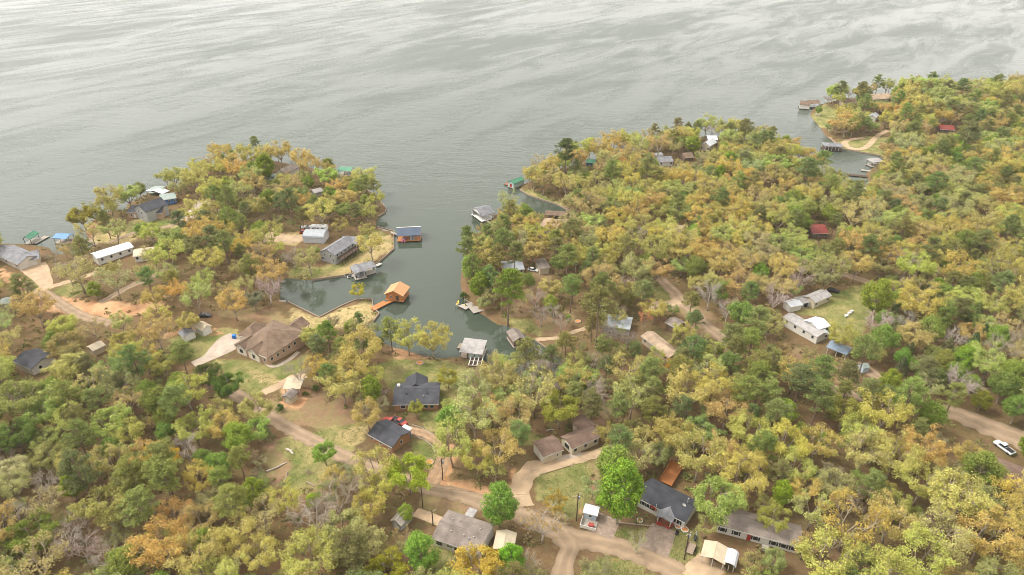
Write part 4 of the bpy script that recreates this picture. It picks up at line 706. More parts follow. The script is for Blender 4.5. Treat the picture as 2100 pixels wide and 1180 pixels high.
# ------------------------------------------------------------------ vehicles, boats, poles, small things
def vehicle(kind, label, px, heading, paint, cat='car', name=None, z=None):
    p = at(*px); T = thing(name or kind, label, cat, (p.x, p.y, p.z if z is None else z), rad(heading))
    if kind in ('car', 'pickup_truck'):
        L, W = (4.5, 1.8) if kind == 'car' else (5.4, 1.95)
        if kind == 'car':
            prof = [(-L/2,.35),(L/2,.35),(L/2,.75),(L/2-.9,.9),(-L/2+.4,.95),(-L/2,.8)]; cabp = [(-L/2+.35,.93),(L/2-1.1,.9),(L/2-1.9,1.42),(-L/2+1.0,1.45)]
        else:
            prof = [(-L/2,.5),(L/2,.5),(L/2,1.0),(L/2-1.2,1.1),(-L/2,1.1)]; cabp = [(-.4,1.08),(L/2-1.2,1.08),(L/2-1.8,1.75),(-.3,1.75)]
        a = MB(); a.prism([(x, z_) for x, z_ in prof], -W/2, W/2, 'y'); a.build('body', paint, T)
        cb = MB(); n = len(cabp)
        V = [(x, -W/2 + (.06 if i < 2 else .22), z_) for i, (x, z_) in enumerate(cabp)] + [(x, W/2 - (.06 if i < 2 else .22), z_) for i, (x, z_) in enumerate(cabp)]
        cb.add(V, [(3,2,1,0),(4,5,6,7)] + [(i, (i+1) % 4, (i+1) % 4 + 4, i + 4) for i in range(4)]).build('window', GLASS, T)
        MB().box(cabp[3][0] + .05, cabp[2][0] - .05, -W/2 + .24, W/2 - .24, cabp[2][1] - .02, cabp[2][1] + .06).build('roof', paint, T)
        if kind != 'car': MB().box(-L/2 + .12, -.5, -W/2 + .14, W/2 - .14, 1.09, 1.115).build('bed', BLACK, T)
        for x in (-L/2 + .9, L/2 - .95):
            for y in (-W/2 + .1, W/2 - .1): MB().tube([(x, y - .12, .36), (x, y + .12, .36)], .36, 10).build('wheel', BLACK, T)
    elif kind == 'camper_trailer':
        L, W = 8.0, 2.5
        MB().prism([(-L/2,.6),(L/2-.4,.6),(L/2,1.4),(L/2-.5,2.9),(-L/2+.3,3.0),(-L/2,2.7)], -W/2, W/2, 'y').build('body', paint, T)
        for x in (-2.6, -.4, 1.8): MB().box(x - .45, x + .45, -W/2 - .03, W/2 + .03, 1.6, 2.25).build('window', GLASS, T)
        MB().box(-1.9, -1.2, -W/2 - .035, -W/2 - .005, .8, 2.5).build('door', M_GREYM, T)
        for x in (-1.2, .6): MB().box(x - .3, x + .3, -.3, .3, 2.99, 3.2).build('roof_vent', M_GREYM, T)
        for y in (-W/2 + .1, W/2 - .1): MB().tube([(-.4, y - .12, .4), (-.4, y + .12, .4)], .4, 10).build('wheel', BLACK, T)
        MB().box(L/2 - .3, L/2 + 1.3, -.08, .08, .5, .62).build('hitch', BLACK, T)
    elif kind in ('boat', 'kayak', 'jet_ski'):
        L, W, Hh = {'boat': (5.6, 2.1, .95), 'kayak': (3.4, .8, .35), 'jet_ski': (3.0, 1.1, .6)}[kind]
        st = []; n = 9
        for i in range(n):
            u = i / (n - 1); x = -L/2 + L * u; wv = W/2 * (1 - max(0, (u - .45) / .55) ** 2.2) * (1 if kind != 'kayak' else (1 - max(0, (.45 - u) / .45) ** 2.4)) + .02
            k = .25 * max(0, (u - .6) / .4)
            st.append([(x, -wv, Hh + k*.5), (x, -wv*.75, .25 + k), (x, 0, k), (x, wv*.75, .25 + k), (x, wv, Hh + k*.5), (x, wv*.8, Hh*.8 + k*.5), (x, -wv*.8, Hh*.8 + k*.5)])
        V = [q_ for s in st for q_ in s]; m_ = 7
        MB().add(V, [(i*m_+j, i*m_+(j+1) % m_, (i+1)*m_+(j+1) % m_, (i+1)*m_+j) for i in range(n-1) for j in range(m_)] + [tuple(range(m_-1,-1,-1)), tuple(range((n-1)*m_, n*m_))]).build('hull', paint, T)
        if kind == 'boat':
            MB().box(-.5, .3, -.6, .6, .8, 1.35).build('console', M_GREYM, T); MB().prism([(.3,1.3),(.75,1.0),(.8,1.05),(.38,1.5)], -.6, .6, 'y').build('windscreen', GLASS, T); MB().box(-L/2 - .35, -L/2 + .1, -.25, .25, .2, 1.35).build('outboard_motor', BLACK, T)
        elif kind == 'jet_ski':
            MB().box(-1.2, .2, -.28, .28, .5, .95).build('seat', BLACK, T); MB().tube([(.35, -.45, 1.15), (.35, .45, 1.15)], .05, 6).tube([(.35, 0, 1.15), (.6, 0, .6)], .09, 6).build('handlebar', BLACK, T)
        else: MB().box(-.55, .45, -.22, .22, .2, .3).build('seat', BLACK, T)
    return T
vehicle('pickup_truck', 'red pickup truck parked closest to the low timber house', (803,869), 155, RED, 'truck')
vehicle('pickup_truck', 'second red pickup with dark bed parked just beyond the first', (819,868), -35, RED, 'truck')
vehicle('camper_trailer', 'long white camper trailer behind the white metal garage', (656,474), -2, CARW, 'camper')
vehicle('car', 'small red car beside the white metal garage', (624,478), 20, RED)
vehicle('boat', 'white boat on dry land near the white camper trailer', (630,468), 10, CARW, 'boat')
vehicle('car', 'white hatchback with black windows in the pine clearing', (1093,556), -20, CARW)
vehicle('car', 'dark parked car under trees behind the two white sheds', (420,650), 10, CARB)
vehicle('car', 'dark vehicle at the end of the longest cream shed', (1708,599), -25, CARB)
vehicle('pickup_truck', 'white pickup truck parked near the road at the right edge', (2058,922), 110, CARW, 'truck')
vehicle('car', 'pale car in the wooded clearing of the far right hillside', (2029,246), 10, CARG)
vehicle('boat', 'white boat resting on grass beside the charcoal-roofed brick house', (945,848), 5, CARW, 'boat')
def float_at(kind, label, px, heading, paint, cat, z=-.1):
    p = at(*px, water=True); T = vehicle(kind, label, px, heading, paint, cat, z=z); T.location = (p.x, p.y, z); return T
float_at('jet_ski', 'white jet ski floating nearest the grey two-roofed boathouse', (720,569), 25, CARW, 'jet ski')
float_at('jet_ski', 'outer white jet ski beside the grey two-roofed boathouse', (714,566), 25, CARW, 'jet ski')
float_at('boat', 'pink and white boat docked under the slate-roofed boathouse', (829,493), 90, PINK, 'boat')
float_at('boat', 'dark boat moored under the grey two-roofed boathouse', (741,566), 60, CARG, 'boat')
float_at('kayak', 'yellow kayak lying crosswise at the kayak dock', (939,626), 80, YEL, 'kayak', .8)
float_at('kayak', 'pale yellow kayak in the middle of the kayak dock', (947,629), 30, YEL, 'kayak', .25)
float_at('kayak', 'pink kayak alongside the weathered plank dock', (953,633), 10, PINK, 'kayak', .1)
def pole(label, px, h, lamp=False, tr=True, head=35):
    p = at(*px); T = thing('utility_pole', label, 'utility pole', p, rad(head))
    MB().tube([(0,0,-.5), (.05,0,h*.5), (0,0,h)], .17, 8, .12).build('shaft', DWOOD, T)
    MB().box(-1.1, 1.1, -.06, .06, h-.75, h-.6).build('crossarm', WOOD, T)
    for x in (-1, -.45, .45, 1): MB().tube([(x,0,h-.6),(x,0,h-.4)], .05, 6).build('insulator', TRIM, T)
    if tr: MB().tube([(.36,0,h-2.2),(.36,0,h-1.2)], .25, 10).build('transformer', M_GREYM, T)
    return p + Vector((0, 0, h - .4))
WIRE = [pole('utility pole with grey transformer beside the pale blue shed', (1182,1068), 9.5), pole('utility pole standing on the lawn beside the wooden trailer', (1403,1148), 9.5),
        pole('plain utility pole on the road verge above the grey shed', (867,1040), 8, tr=False), pole('utility pole with white box in the bend of the gravel drive', (908,985), 8), pole('thin pole rising beside the concrete path of the taupe-roofed home', (888,1078), 5.5, tr=False)]
def wire(label, a, b, sag=1.2):
    T = MB(); P = [a.lerp(b, i/14) - Vector((0,0,sag*4*(i/14)*(1-i/14))) for i in range(15)]
    o = T.tube(P, .028, 4).build('power_line', BLACK); return tag(o, label, 'power line')
wire('power line from the blue shed pole to the lawn pole', WIRE[0], WIRE[1]); wire('power line between the verge pole and the blue shed pole', WIRE[2], WIRE[0]); wire('power line from the verge pole to the driveway bend pole', WIRE[2], WIRE[3], .8)
def logs(label, a, b, r=.28, m=WBARK, name='log'):
    A, Bq = at(*a), at(*b); A.z += r*.7; Bq.z += r*.7; T = thing(name, label, 'log', A, 0)
    d = Bq - A; mid = d*.5 + Vector((random.uniform(-.3,.3), random.uniform(-.3,.3), .1))
    MB().tube([(0,0,0), mid*.5, mid, d*.8, d], r, 7, r*.55).build('stem', m, T)
    MB().tube([mid, mid + Vector((.8,.9,.5))], r*.35, 5, .04).build('stub', m, T)
logs('long pale fallen log on the bare slope by the dirt road', (547,968), (588,950)); logs('short thick log near the far end of the bare slope', (588,923), (602,933), .4); logs('reddish narrow log pointing at the woods on the bare slope', (582,992), (590,968), .24, WOOD); logs('smallest log lying alone low on the bare slope', (629,990), (645,999), .24, WOOD)
logs('fallen pole lying on the far right woodland clearing', (1980,480), (2002,487), .25); logs('pale log in the lawn corner near the red stump', (1060,887), (1092,882), .2, GWOOD); logs('fallen log by the long white building lawn', (1120,885), (1136,882), .25, GWOOD)
def edging(name, label, pts, m, h=.25, cat='edging'):
    P = [at(*p) for p in pts]; T = thing(name, label, cat, P[0], 0)
    for a, b in zip(P[:-1], P[1:]):
        d = b - a; n = max(1, int(d.length/2.5))
        for i in range(n):
            p, q_ = a + d*(i/n) - P[0], a + d*((i+1)/n) - P[0]; p.z = ground(p.x+P[0].x, p.y+P[0].y) - P[0].z + h/2; q_.z = ground(q_.x+P[0].x, q_.y+P[0].y) - P[0].z + h/2
            MB().tube([p.lerp(q_, .02), p.lerp(q_, .98)], h/2, 6).build('timber', m, T)
edging('timber_edging', 'line of timbers along the inner curve of the gravel drive', [(850,896),(870,902),(886,915),(893,930)], GWOOD)
edging('timber_edging', 'line of timbers along the outer curve of the gravel drive', [(845,872),(865,878),(888,893)], GWOOD)
edging('timber_edging', 'pale timbers bordering the lawn below the cream garage', [(1112,973),(1145,963),(1177,953)], TANC, .3)
edging('timber_edging', 'log border in front of the red porch lawn', [(1268,1073),(1305,1077),(1342,1080)], WOOD, .35)
edging('timber_edging', 'long timber edge down the grassy point by the gangway', [(700,676),(722,662),(744,655)], GWOOD, .25)
def ring(label, px, r=.8):
    p = at(*px); T = thing('planter_ring', label, 'planter', p)
    a = MB(); n = 14; V = []
    for rr, z in ((r,-.1),(r,.3),(r-.18,.3),(r-.18,-.1)): V += [(rr*math.cos(2*math.pi*i/n), rr*math.sin(2*math.pi*i/n), z) for i in range(n)]
    a.add(V, [(k*n+i, k*n+(i+1)%n, ((k+1)%4)*n+(i+1)%n, ((k+1)%4)*n+i) for k in range(4) for i in range(n)]).build('kerb', TRIM if r < 1.1 else GWOOD, T)
    MB().tube([(0,0,-.1),(0,0,.22)], r-.2, 12).build('soil', CLAYM, T)
ring('round white planter ring under the tall bright lime tree', (1312,1068)); ring('round planter ring below the right windows of the red-porch house', (1391,1080), .9); ring('outermost planter ring at the corner of the red-porch house', (1404,1087), .95); ring('stone fire ring on the lawn behind the charcoal-roofed brick house', (861,745), 1.3); ring('dark fire pit ring in the clearing above the creek', (1185,660), 1.2); ring('stone ring on the grass inside the gravel drive bend', (881,949), 1.2)
p = at(1416,1128); T = thing('utility_trailer', 'wooden slatted trailer standing on the grass beside the lawn pole', 'trailer', p, rad(60))
for i in range(6): MB().box(-1.6+i*.54, -1.6+i*.54+.48, -.95, .95, .55, .62).build('plank', WOOD, T)
for y in (-1, .92): MB().box(-1.65, 1.65, y, y+.08, .5, 1.0).build('side_rail', DWOOD, T)
for y in (-1.1, 1.1): MB().tube([(0,y-.1,.35),(0,y+.1,.35)], .35, 10).build('wheel', BLACK, T)
p = at(1426,1107); T = thing('garden_swing', 'dark metal swing seat on the lawn near the brown mobile home', 'swing', p, rad(70))
MB().box(-.9,.9,-.3,.3,.45,.55).build('seat', BLACK, T); MB().box(-.9,.9,.3,.38,.55,1.1).build('backrest', BLACK, T)
for x in (-1.1, 1.1): MB().tube([(x,-.7,0),(x,0,1.9),(x,.7,0)], .05, 6).build('frame_leg', M_GREYM, T)
MB().tube([(-1.1,0,1.9),(1.1,0,1.9)], .05, 6).build('top_bar', M_GREYM, T)
p = at(1388,1097); T = thing('garden_chair', 'dark garden chair at the right corner of the broken concrete pad', 'chair', p, rad(-30))
MB().box(-.4,.4,-.4,.4,.42,.5).build('seat', BLACK, T); MB().box(-.4,.4,.34,.42,.5,1.1).build('backrest', BLACK, T)
for x in (-.35,.35):
    for y in (-.35,.35): MB().tube([(x,y,0),(x,y,.43)], .035, 5).build('leg', BLACK, T)
p = at(481,694); T = thing('rubbish_bin', 'blue wheeled bin at the corner of the big brown house', 'bin', p, 0)
MB().box(-.55,.55,-.55,.55,.05,1.3).build('body', BLUEP, T); MB().box(-.6,.6,-.6,.6,1.3,1.4).build('lid', BLUEP, T)
for x in (-.5,.5): MB().tube([(x,-.62,.15),(x,-.5,.15)], .15, 8).build('wheel', BLACK, T)
for px, lb in (((1735,650), 'white beehive box on the clearing grass, nearest the mobile home'), ((1741,645), 'white beehive box in the middle of the clearing row'), ((1746,641), 'white beehive box farthest up the clearing row')):
    p = at(*px); T = thing('beehive', lb, 'box', p, .4, 'white boxes on the clearing'); MB().box(-.5,.5,-.4,.4,.1,.7).build('body', TRIM, T); MB().box(-.58,.58,-.48,.48,.7,.8).build('lid', TRIM, T)
for px, hd, lb in (((1674,237), 10, 'white lawn chair at the left of the pair on the far point'), ((1679,238), -15, 'white lawn chair at the right of the pair on the far point')):
    p = at(*px); T = thing('lawn_chair', lb, 'chair', p, rad(hd), 'white lawn chairs on the far point'); MB().box(-.5,.5,-.5,.5,.4,.5).build('seat', TRIM, T); MB().box(-.5,.5,.42,.52,.5,1.2).build('backrest', TRIM, T)
    for x in (-.45,.45):
        for y in (-.45,.4): MB().box(x-.05,x+.05,y-.05,y+.05,0,.4).build('leg', TRIM, T)
p = at(1769,760); T = thing('greenhouse', 'small glass greenhouse standing by the dirt track', 'greenhouse', p, .3)
MB().box(-1.2,1.2,-1.2,1.2,0,1.9).build('wall', PALEB, T); roof_mesh('along', 2.4, 2.4, 1.9, .8, .1, .06).build('roof', M_PALEG, T, Matrix.Translation((-1.2,-1.2,0)))
def brush(label, px, r, n=60, m=WBARK):
    p = at(*px); T = thing('brush_pile', label, 'brush pile', p)
    a = MB()
    for i in range(n):
        x, y = random.gauss(0, r*.5), random.gauss(0, r*.35); d = Vector((random.uniform(-1,1), random.uniform(-1,1), random.uniform(-.1,.35)))*random.uniform(.6,1.5)
        a.tube([(x,y,random.uniform(.1,.6)), Vector((x,y,.3))+d], .06, 4, .02)
    o = a.build('branches', m, T); o['kind'] = 'stuff'
brush('heap of cut branches on the lawn behind the charcoal-roofed brick house', (820,765), 4, 90, WOOD); brush('smaller pile of pale brush left of the charcoal-roofed brick house', (790,803), 2.4, 50); brush('dark driftwood strewn along the south bank of the cove', (872,733), 6, 120, DWOOD); brush('low heap of sticks in the middle of the bare slope', (632,970), 1.3, 30, WOOD)

# ------------------------------------------------------------------ trees
def leafmat(name, vary=True, ramp_cols=None):
    m = bpy.data.materials.new(name); m.use_nodes = True; t = m.node_tree; t.nodes.clear()
    out = t.nodes.new('ShaderNodeOutputMaterial'); oi = t.nodes.new('ShaderNodeObjectInfo'); g_ = t.nodes.new('ShaderNodeNewGeometry')
    src = oi.outputs['Color']
    if ramp_cols:
        ia = t.nodes.new('ShaderNodeAttribute'); ia.attribute_type = 'INSTANCER'; ia.attribute_name = 'tint'; src = ia.outputs['Color']
    if False:
        r = t.nodes.new('ShaderNodeValToRGB'); r.color_ramp.interpolation = 'LINEAR'; e = r.color_ramp.elements
        while len(e) < len(ramp_cols): e.new(.5)
        for i, c_ in enumerate(ramp_cols): e[i].position = i/(len(ramp_cols)-1); e[i].color = (*c_, 1)
        t.links.new(oi.outputs['Random'], r.inputs[0]); src = r.outputs[0]
    hv = t.nodes.new('ShaderNodeHueSaturation'); t.links.new(src, hv.inputs['Color'])
    mr = t.nodes.new('ShaderNodeMapRange'); mr.inputs['To Min'].default_value = .62; mr.inputs['To Max'].default_value = 1.4; t.links.new(g_.outputs['Random Per Island'], mr.inputs['Value']); t.links.new(mr.outputs[0], hv.inputs['Value'])
    m2 = t.nodes.new('ShaderNodeMath'); m2.operation = 'MULTIPLY'; m2.inputs[1].default_value = 7.31; t.links.new(g_.outputs['Random Per Island'], m2.inputs[0])
    m3 = t.nodes.new('ShaderNodeMath'); m3.operation = 'FRACT'; t.links.new(m2.outputs[0], m3.inputs[0])
    m4 = t.nodes.new('ShaderNodeMapRange'); m4.inputs['To Min'].default_value = .475; m4.inputs['To Max'].default_value = .525; t.links.new(m3.outputs[0], m4.inputs['Value']); t.links.new(m4.outputs[0], hv.inputs['Hue'])
    d = t.nodes.new('ShaderNodeBsdfDiffuse'); tr = t.nodes.new('ShaderNodeBsdfTranslucent'); mx = t.nodes.new('ShaderNodeMixShader'); mx.inputs[0].default_value = .42
    t.links.new(hv.outputs[0], d.inputs['Color']); t.links.new(hv.outputs[0], tr.inputs['Color']); t.links.new(d.outputs[0], mx.inputs[1]); t.links.new(tr.outputs[0], mx.inputs[2]); t.links.new(mx.outputs[0], out.inputs['Surface'])
    return m
LEAF = leafmat('leaves')
GOLD, AMBER, PALE, OLIVE = (.465,.42,.125), (.445,.405,.155), (.445,.45,.145), (.33,.345,.11)
PINEC, LIME, MAPLE, TWIG, CEDAR = (.215,.24,.075), (.27,.34,.065), (.22,.27,.07), (.36,.31,.24), (.14,.17,.07)
def quads(C, N, size, asp, rs):
    """one small leaf-spray face per centre C, facing N (jittered)"""
    n = len(C); N = N + rs.normal(0, .55, (n, 3)); N /= np.linalg.norm(N, axis=1)[:, None] + 1e-9
    R = rs.normal(0, 1, (n, 3)); U = np.cross(N, R); U /= np.linalg.norm(U, axis=1)[:, None] + 1e-9; W = np.cross(N, U)
    s = (size * rs.uniform(.6, 1.35, n))[:, None] / 2; U = U * s; W = W * s * asp
    bend = N * s * .35
    V = np.stack([C - U - W * .5, C + U * .2 - W - bend, C + U + W * .5, C - U * .2 + W + bend], 1).reshape(-1, 3)
    return V
def leaf_mesh(name, C, N, size, asp=.8, seed=0, m=None):
    rs = np.random.RandomState(seed); V = quads(np.asarray(C, float), np.asarray(N, float), size, asp, rs); n = len(C)
    me = bpy.data.meshes.new(name); me.vertices.add(n*4); me.vertices.foreach_set('co', V.ravel()); me.loops.add(n*4); me.loops.foreach_set('vertex_index', np.arange(n*4)); me.polygons.add(n); me.polygons.foreach_set('loop_start', np.arange(0, n*4, 4)); me.update()
    me.materials.append(m or LEAF); return me
def limb_tree(seed, Hh=15.0, cr=6.0, bole=.33, nl=6, tips_per=26, clump=.75, leaf=.42, wob=.12, up=.55, bark=BARK, sub=4, twig=False, dens=1.0):
    """trunk that forks into limbs, limbs into branches; leaf sprays sit round the branch ends. Returns (trunk mesh, leaf mesh or None)"""
    rs = np.random.RandomState(seed); a = MB(); tips = []
    rv = lambda s: Vector(rs.normal(0, s, 3))
    top = Vector((rs.normal(0, .4), rs.normal(0, .4), Hh*bole)); a.tube([(0,0,-.6), top*.5 + rv(.12), top], .36*Hh/15, 6, .27*Hh/15)
    for i in range(nl):
        ang = 2*math.pi*(i + rs.uniform(-.3, .3))/nl; out_ = cr*rs.uniform(.5, .78) if i else cr*.15
        end = Vector((math.cos(ang)*out_, math.sin(ang)*out_, Hh*rs.uniform(.66, .84) if i else Hh*.9))
        st = top*rs.uniform(.82, 1.0); mid = st.lerp(end, .45) + Vector((math.cos(ang), math.sin(ang), 0))*cr*.1 + rv(wob*3)
        a.tube([st, mid, end], .2*Hh/15, 5, .07, cap=False)
        for j in range(sub + 2):
            b0 = mid.lerp(end, rs.uniform(.05, 1)); a2 = ang + rs.uniform(-1.5, 1.5); l2 = cr*rs.uniform(.28, .5)
            e2 = b0 + Vector((math.cos(a2)*l2, math.sin(a2)*l2, l2*rs.uniform(.1, 1.1)*up*2)); e2.z = min(e2.z, Hh*1.02)
            a.tube([b0, b0.lerp(e2, .5) + rv(wob*2), e2], .095*Hh/15, 4, .035, cap=False); tips.append((e2, (e2 - b0).normalized()))
            for k in range(2 + (2 if twig else 0)):
                b1 = b0.lerp(e2, rs.uniform(.35, .95)); e3 = b1 + Vector(rs.normal(0, 1, 3))*cr*.13 + Vector((math.cos(a2), math.sin(a2), .5))*cr*.12
                a.tube([b1, e3], .045*Hh/15, 3, .015, cap=False); tips.append((e3, (e3 - b1).normalized()))
                if twig:
                    for q_ in range(4):
                        e4 = e3 + Vector(rs.normal(0, .55, 3)) + (e3 - b1)*.5; a.tube([b1.lerp(e3, rs.uniform(.4, 1)), e4], .026, 3, .008, cap=False)
    tm = a.mesh('trunk'); tm.materials.append(bark); tm.polygons.foreach_set('use_smooth', [True]*len(tm.polygons))
    if not tips_per: return tm, None
    C, N = [], []; cen = Vector((0, 0, Hh*.6))
    for p, d in tips:
        n = max(3, int(tips_per*dens*rs.uniform(.45, 1.5))); q_ = rs.normal(0, 1, (n, 3)); q_ /= np.linalg.norm(q_, axis=1)[:, None]
        rr = clump*rs.uniform(.75, 1.3)*rs.uniform(.35, 1, n)[:, None]; q_[:, 2] *= .8
        C.append(np.array(p) + q_*rr); o_ = np.array((p - cen).normalized()); N.append(q_*.8 + o_*.5 + np.array([0, 0, .45]))
    C, N = np.concatenate(C), np.concatenate(N)
    return tm, leaf_mesh('crown', C, N, leaf, .85, seed)
def round_tree(seed, Hh=13.0, cr=4.5, lumps=34, per=95, leaf=.4, zs=1.15, low=.28, lump=.3):
    rs = np.random.RandomState(seed); a = MB(); zc = Hh*(.5 + low/2) ; rz = Hh*(1-low)/2
    a.tube([(0,0,-.6), (rs.normal(0,.1), rs.normal(0,.1), Hh*.4), (0,0,Hh*.8)], .3*Hh/13, 6, .08)
    C, N = [], []
    for i in range(lumps):
        d = rs.normal(0, 1, 3); d /= np.linalg.norm(d); d[2] = d[2]*.9 + .12; u = rs.uniform(.62, .9)
        taper = 1 - .28*max(0, d[2]); c_ = np.array([d[0]*cr*u*taper, d[1]*cr*u*taper, zc + d[2]*rz*u]); r_ = cr*lump*rs.uniform(.7, 1.25)
        if i % 2 == 0: a.tube([(0,0,max(Hh*.25, c_[2]-cr*.7)), tuple(c_)], .09, 4, .03, cap=False)
        q_ = rs.normal(0, 1, (per, 3)); q_ /= np.linalg.norm(q_, axis=1)[:, None]
        C.append(c_ + q_*r_*rs.uniform(.45, 1.12, per)[:, None]); N.append(q_ + d*.5 + np.array([0,0,.35]))
    tm = a.mesh('trunk'); tm.materials.append(BARK)
    return tm, leaf_mesh('crown', np.concatenate(C), np.concatenate(N), leaf, .8, seed)
def pine_tree(seed, Hh=19.0, cr=3.8, bare=.52, n=46, per=60):
    rs = np.random.RandomState(seed); a = MB(); lean = rs.normal(0, .5, 2); C, N = [], []
    ax = lambda z: Vector((lean[0]*(z/Hh)**2, lean[1]*(z/Hh)**2, z))
    a.tube([(0,0,-.6), ax(Hh*.5), ax(Hh*.97)], .27*Hh/19, 6, .06)
    for i in range(n):
        u = rs.uniform(0, 1)**.9; z = Hh*(bare + (1-bare)*u); ang = rs.uniform(0, 6.283); prof = math.sin(math.pi*min(1, .22 + u*.74))**.7
        l = cr*prof*rs.uniform(.45, 1.05); b0 = ax(z - .5); e = ax(z) + Vector((math.cos(ang)*l, math.sin(ang)*l, l*rs.uniform(-.05, .35)))
        a.tube([b0, e], .06, 4, .02, cap=False)
        for c_ in (e, b0.lerp(e, .6)):
            m_ = per if c_ is e else per//2; q_ = rs.normal(0, 1, (m_, 3)); q_ /= np.linalg.norm(q_, axis=1)[:, None]
            C.append(np.array(c_) + q_*rs.uniform(.3, 1.0, m_)[:, None]*rs.uniform(.7, 1.15)*np.array([1,1,.7])); N.append(q_ + np.array([0,0,.6]))
    tm = a.mesh('trunk'); tm.materials.append(PBARK)
    return tm, leaf_mesh('crown', np.concatenate(C), np.concatenate(N), 0.36, .45, seed)
def cedar_tree(seed, Hh=9.0, cr=2.6, n=900):
    rs = np.random.RandomState(seed); a = MB(); a.tube([(0,0,-.5),(0,0,Hh*.9)], .2, 6, .04)
    u = rs.uniform(0, 1, n)**.8; r = cr*(1-u)**.75*(.55 + .5*rs.uniform(0, 1, n)) + .12; ang = rs.uniform(0, 6.283, n); lob = 1 + .22*np.sin(ang*5 + u*9)
    C = np.stack([np.cos(ang)*r*lob, np.sin(ang)*r*lob, Hh*(.06 + .94*u)], 1); N = np.stack([np.cos(ang), np.sin(ang), .7 + 0*u], 1)
    for i in range(10): a.tube([(0,0,Hh*(.1+.07*i)), (math.cos(i*2.4)*cr*(1-i*.08)*.7, math.sin(i*2.4)*cr*(1-i*.08)*.7, Hh*(.14+.07*i))], .05, 4, .02, cap=False)
    tm = a.mesh('trunk'); tm.materials.append(PBARK); return tm, leaf_mesh('crown', C, N, .5, .6, seed)
# each shape: (trunk mesh, leaf mesh, natural height, crown diameter, crown centre height share)
def shape(fn, hh, dia, cz, *a, **k): tm, lm = fn(*a, **k); return (tm, lm, hh, dia, cz)
SHP = {
 'oak': [shape(limb_tree, 15, 13.2, .66, 100+i, 15, 6.0, .3, 6 + i % 3, 62, 1.2, .31, .12, .5 + .05*(i % 3)) for i in range(9)],
 'thin': [shape(limb_tree, 15, 12.6, .66, 200+i, 15, 5.8, 0.34, 6, 34, 1.05, .29, .16, .6, twig=(i % 2 == 0)) for i in range(7)],
 'full': [shape(limb_tree, 14, 12.4, .62, 300+i, 14, 5.6, 0.26, 8, 90, 1.2, .34, .1, .45) for i in range(4)],
 'round': [shape(round_tree, 13, 9.0, .62, 400+i, 13, 4.5, 40 + 5*i, 120, .36) for i in range(4)],
 'pine': [shape(pine_tree, 19, 7.6, .77, 500+i, 19, 3.8, .42 + .05*i, 60, 70) for i in range(4)],
 'bare': [shape(limb_tree, 13, 10.5, .66, 600+i, 13, 5.0, .3, 6, 0, twig=True, bark=(WBARK if i % 2 else BARK), wob=.2) for i in range(4)],
 'haze': [shape(limb_tree, 13, 11, .66, 650+i, 13, 5.0, .3, 6, 5, .8, .34, twig=True, bark=WBARK, wob=.18) for i in range(2)],
 'cedar': [shape(cedar_tree, 9, 5.0, .45, 700+i) for i in range(2)],
 'dense': [shape(round_tree, 15, 9.4, .55, 900+i, 15, 4.7, 64, 130, .36, 1.15, .06, .26) for i in range(2)],
 'bush': [shape(round_tree, 3.2, 4.0, .55, 800+i, 3.2, 2.0, 12, 60, .36, 1, .05, .42) for i in range(3)],
 'slim': [shape(round_tree, 13, 4.6, .55, 850, 13, 2.3, 30, 60, .4, 1, .12, .42)],
}
# species: name, category, shapes, colour list, adjective
SPEC = {
 'gold': ('golden_oak', 'oak', [GOLD, GOLD, (.47,.415,.12), (.53,.44,.13)], 'golden oak', 1.12),
 'amber': ('budding_oak', 'thin', [AMBER, (.45,.415,.155), (.45,.42,.165), (.46,.4,.145)], 'amber open-branched oak', 1.15),
 'pale': ('pale_oak', 'full', [PALE, (.44,.44,.14), (.39,.41,.13)], 'pale yellow-green oak', 1.05),
 'olive': ('olive_hardwood', 'full', [OLIVE, (.3,.32,.11), (.34,.34,.13)], 'olive-green hardwood', 1.05),
 'pine': ('pine_tree', 'pine', [PINEC, (.24,.265,.085), (.19,.22,.08), (.26,.29,.085)], 'green pine', 1.9),
 'maple': ('green_maple', 'round', [MAPLE, (.2,.27,.06), (.23,.31,.06)], 'leafy green maple', 1.35),
 'lime': ('lime_maple', 'dense', [LIME, (.24,.32,.04)], 'lime-green tree', 1.45),
 'bare': ('bare_tree', 'bare', [TWIG], 'bare grey tree', 1.2),
 'haze': ('twiggy_tree', 'haze', [(.34,.27,.17), (.3,.25,.19), (.33,.22,.17)], 'twiggy budding tree', 1.15),
 'cedar': ('cedar_tree', 'cedar', [CEDAR, (.17,.2,.08)], 'dark cedar', 1.7),
 'bush': ('shrub', 'bush', [(.1,.14,.03), (.08,.12,.035)], 'small dark green shrub', .8),
 'sap': ('sapling', 'thin', [(.38,.38,.13), (.33,.35,.11), (.4,.36,.13), (.26,.33,.09), (.38,.34,.18)], 'young understorey tree', 1.25),
 'slim': ('slim_tree', 'slim', [LIME], 'slim upright lime tree', 2.8),
}
TREES = []     # dicts
def add_tree(sp, x, y, dia, h=None, col=None, label=None, near=None):
    nm, shp, cols, adj, ar = SPEC[sp]
    k = random.randrange(len(SHP[shp])); h = h or min(24.0, max(2.0, dia*ar*random.uniform(.92, 1.1)))
    if col: col = (col[0], col[1]*1.18, col[2]*1.3) if col[0] > col[1] else tuple(v*1.15 for v in col)
    c_ = col or cols[int(len(cols)*min(.999, max(0, .5 + .55*math.sin(x/31 + 2*math.sin(y/47)) * math.cos(y/37) + random.gauss(0, .18))))]; c_ = tuple(min(.6, v*random.uniform(.86, 1.14)) for v in c_)
    TREES.append(dict(sp=sp, x=x, y=y, z=ground(x, y), dia=dia, h=h, col=c_, shp=shp, k=k, label=label, cz=SHP[shp][k][4]))
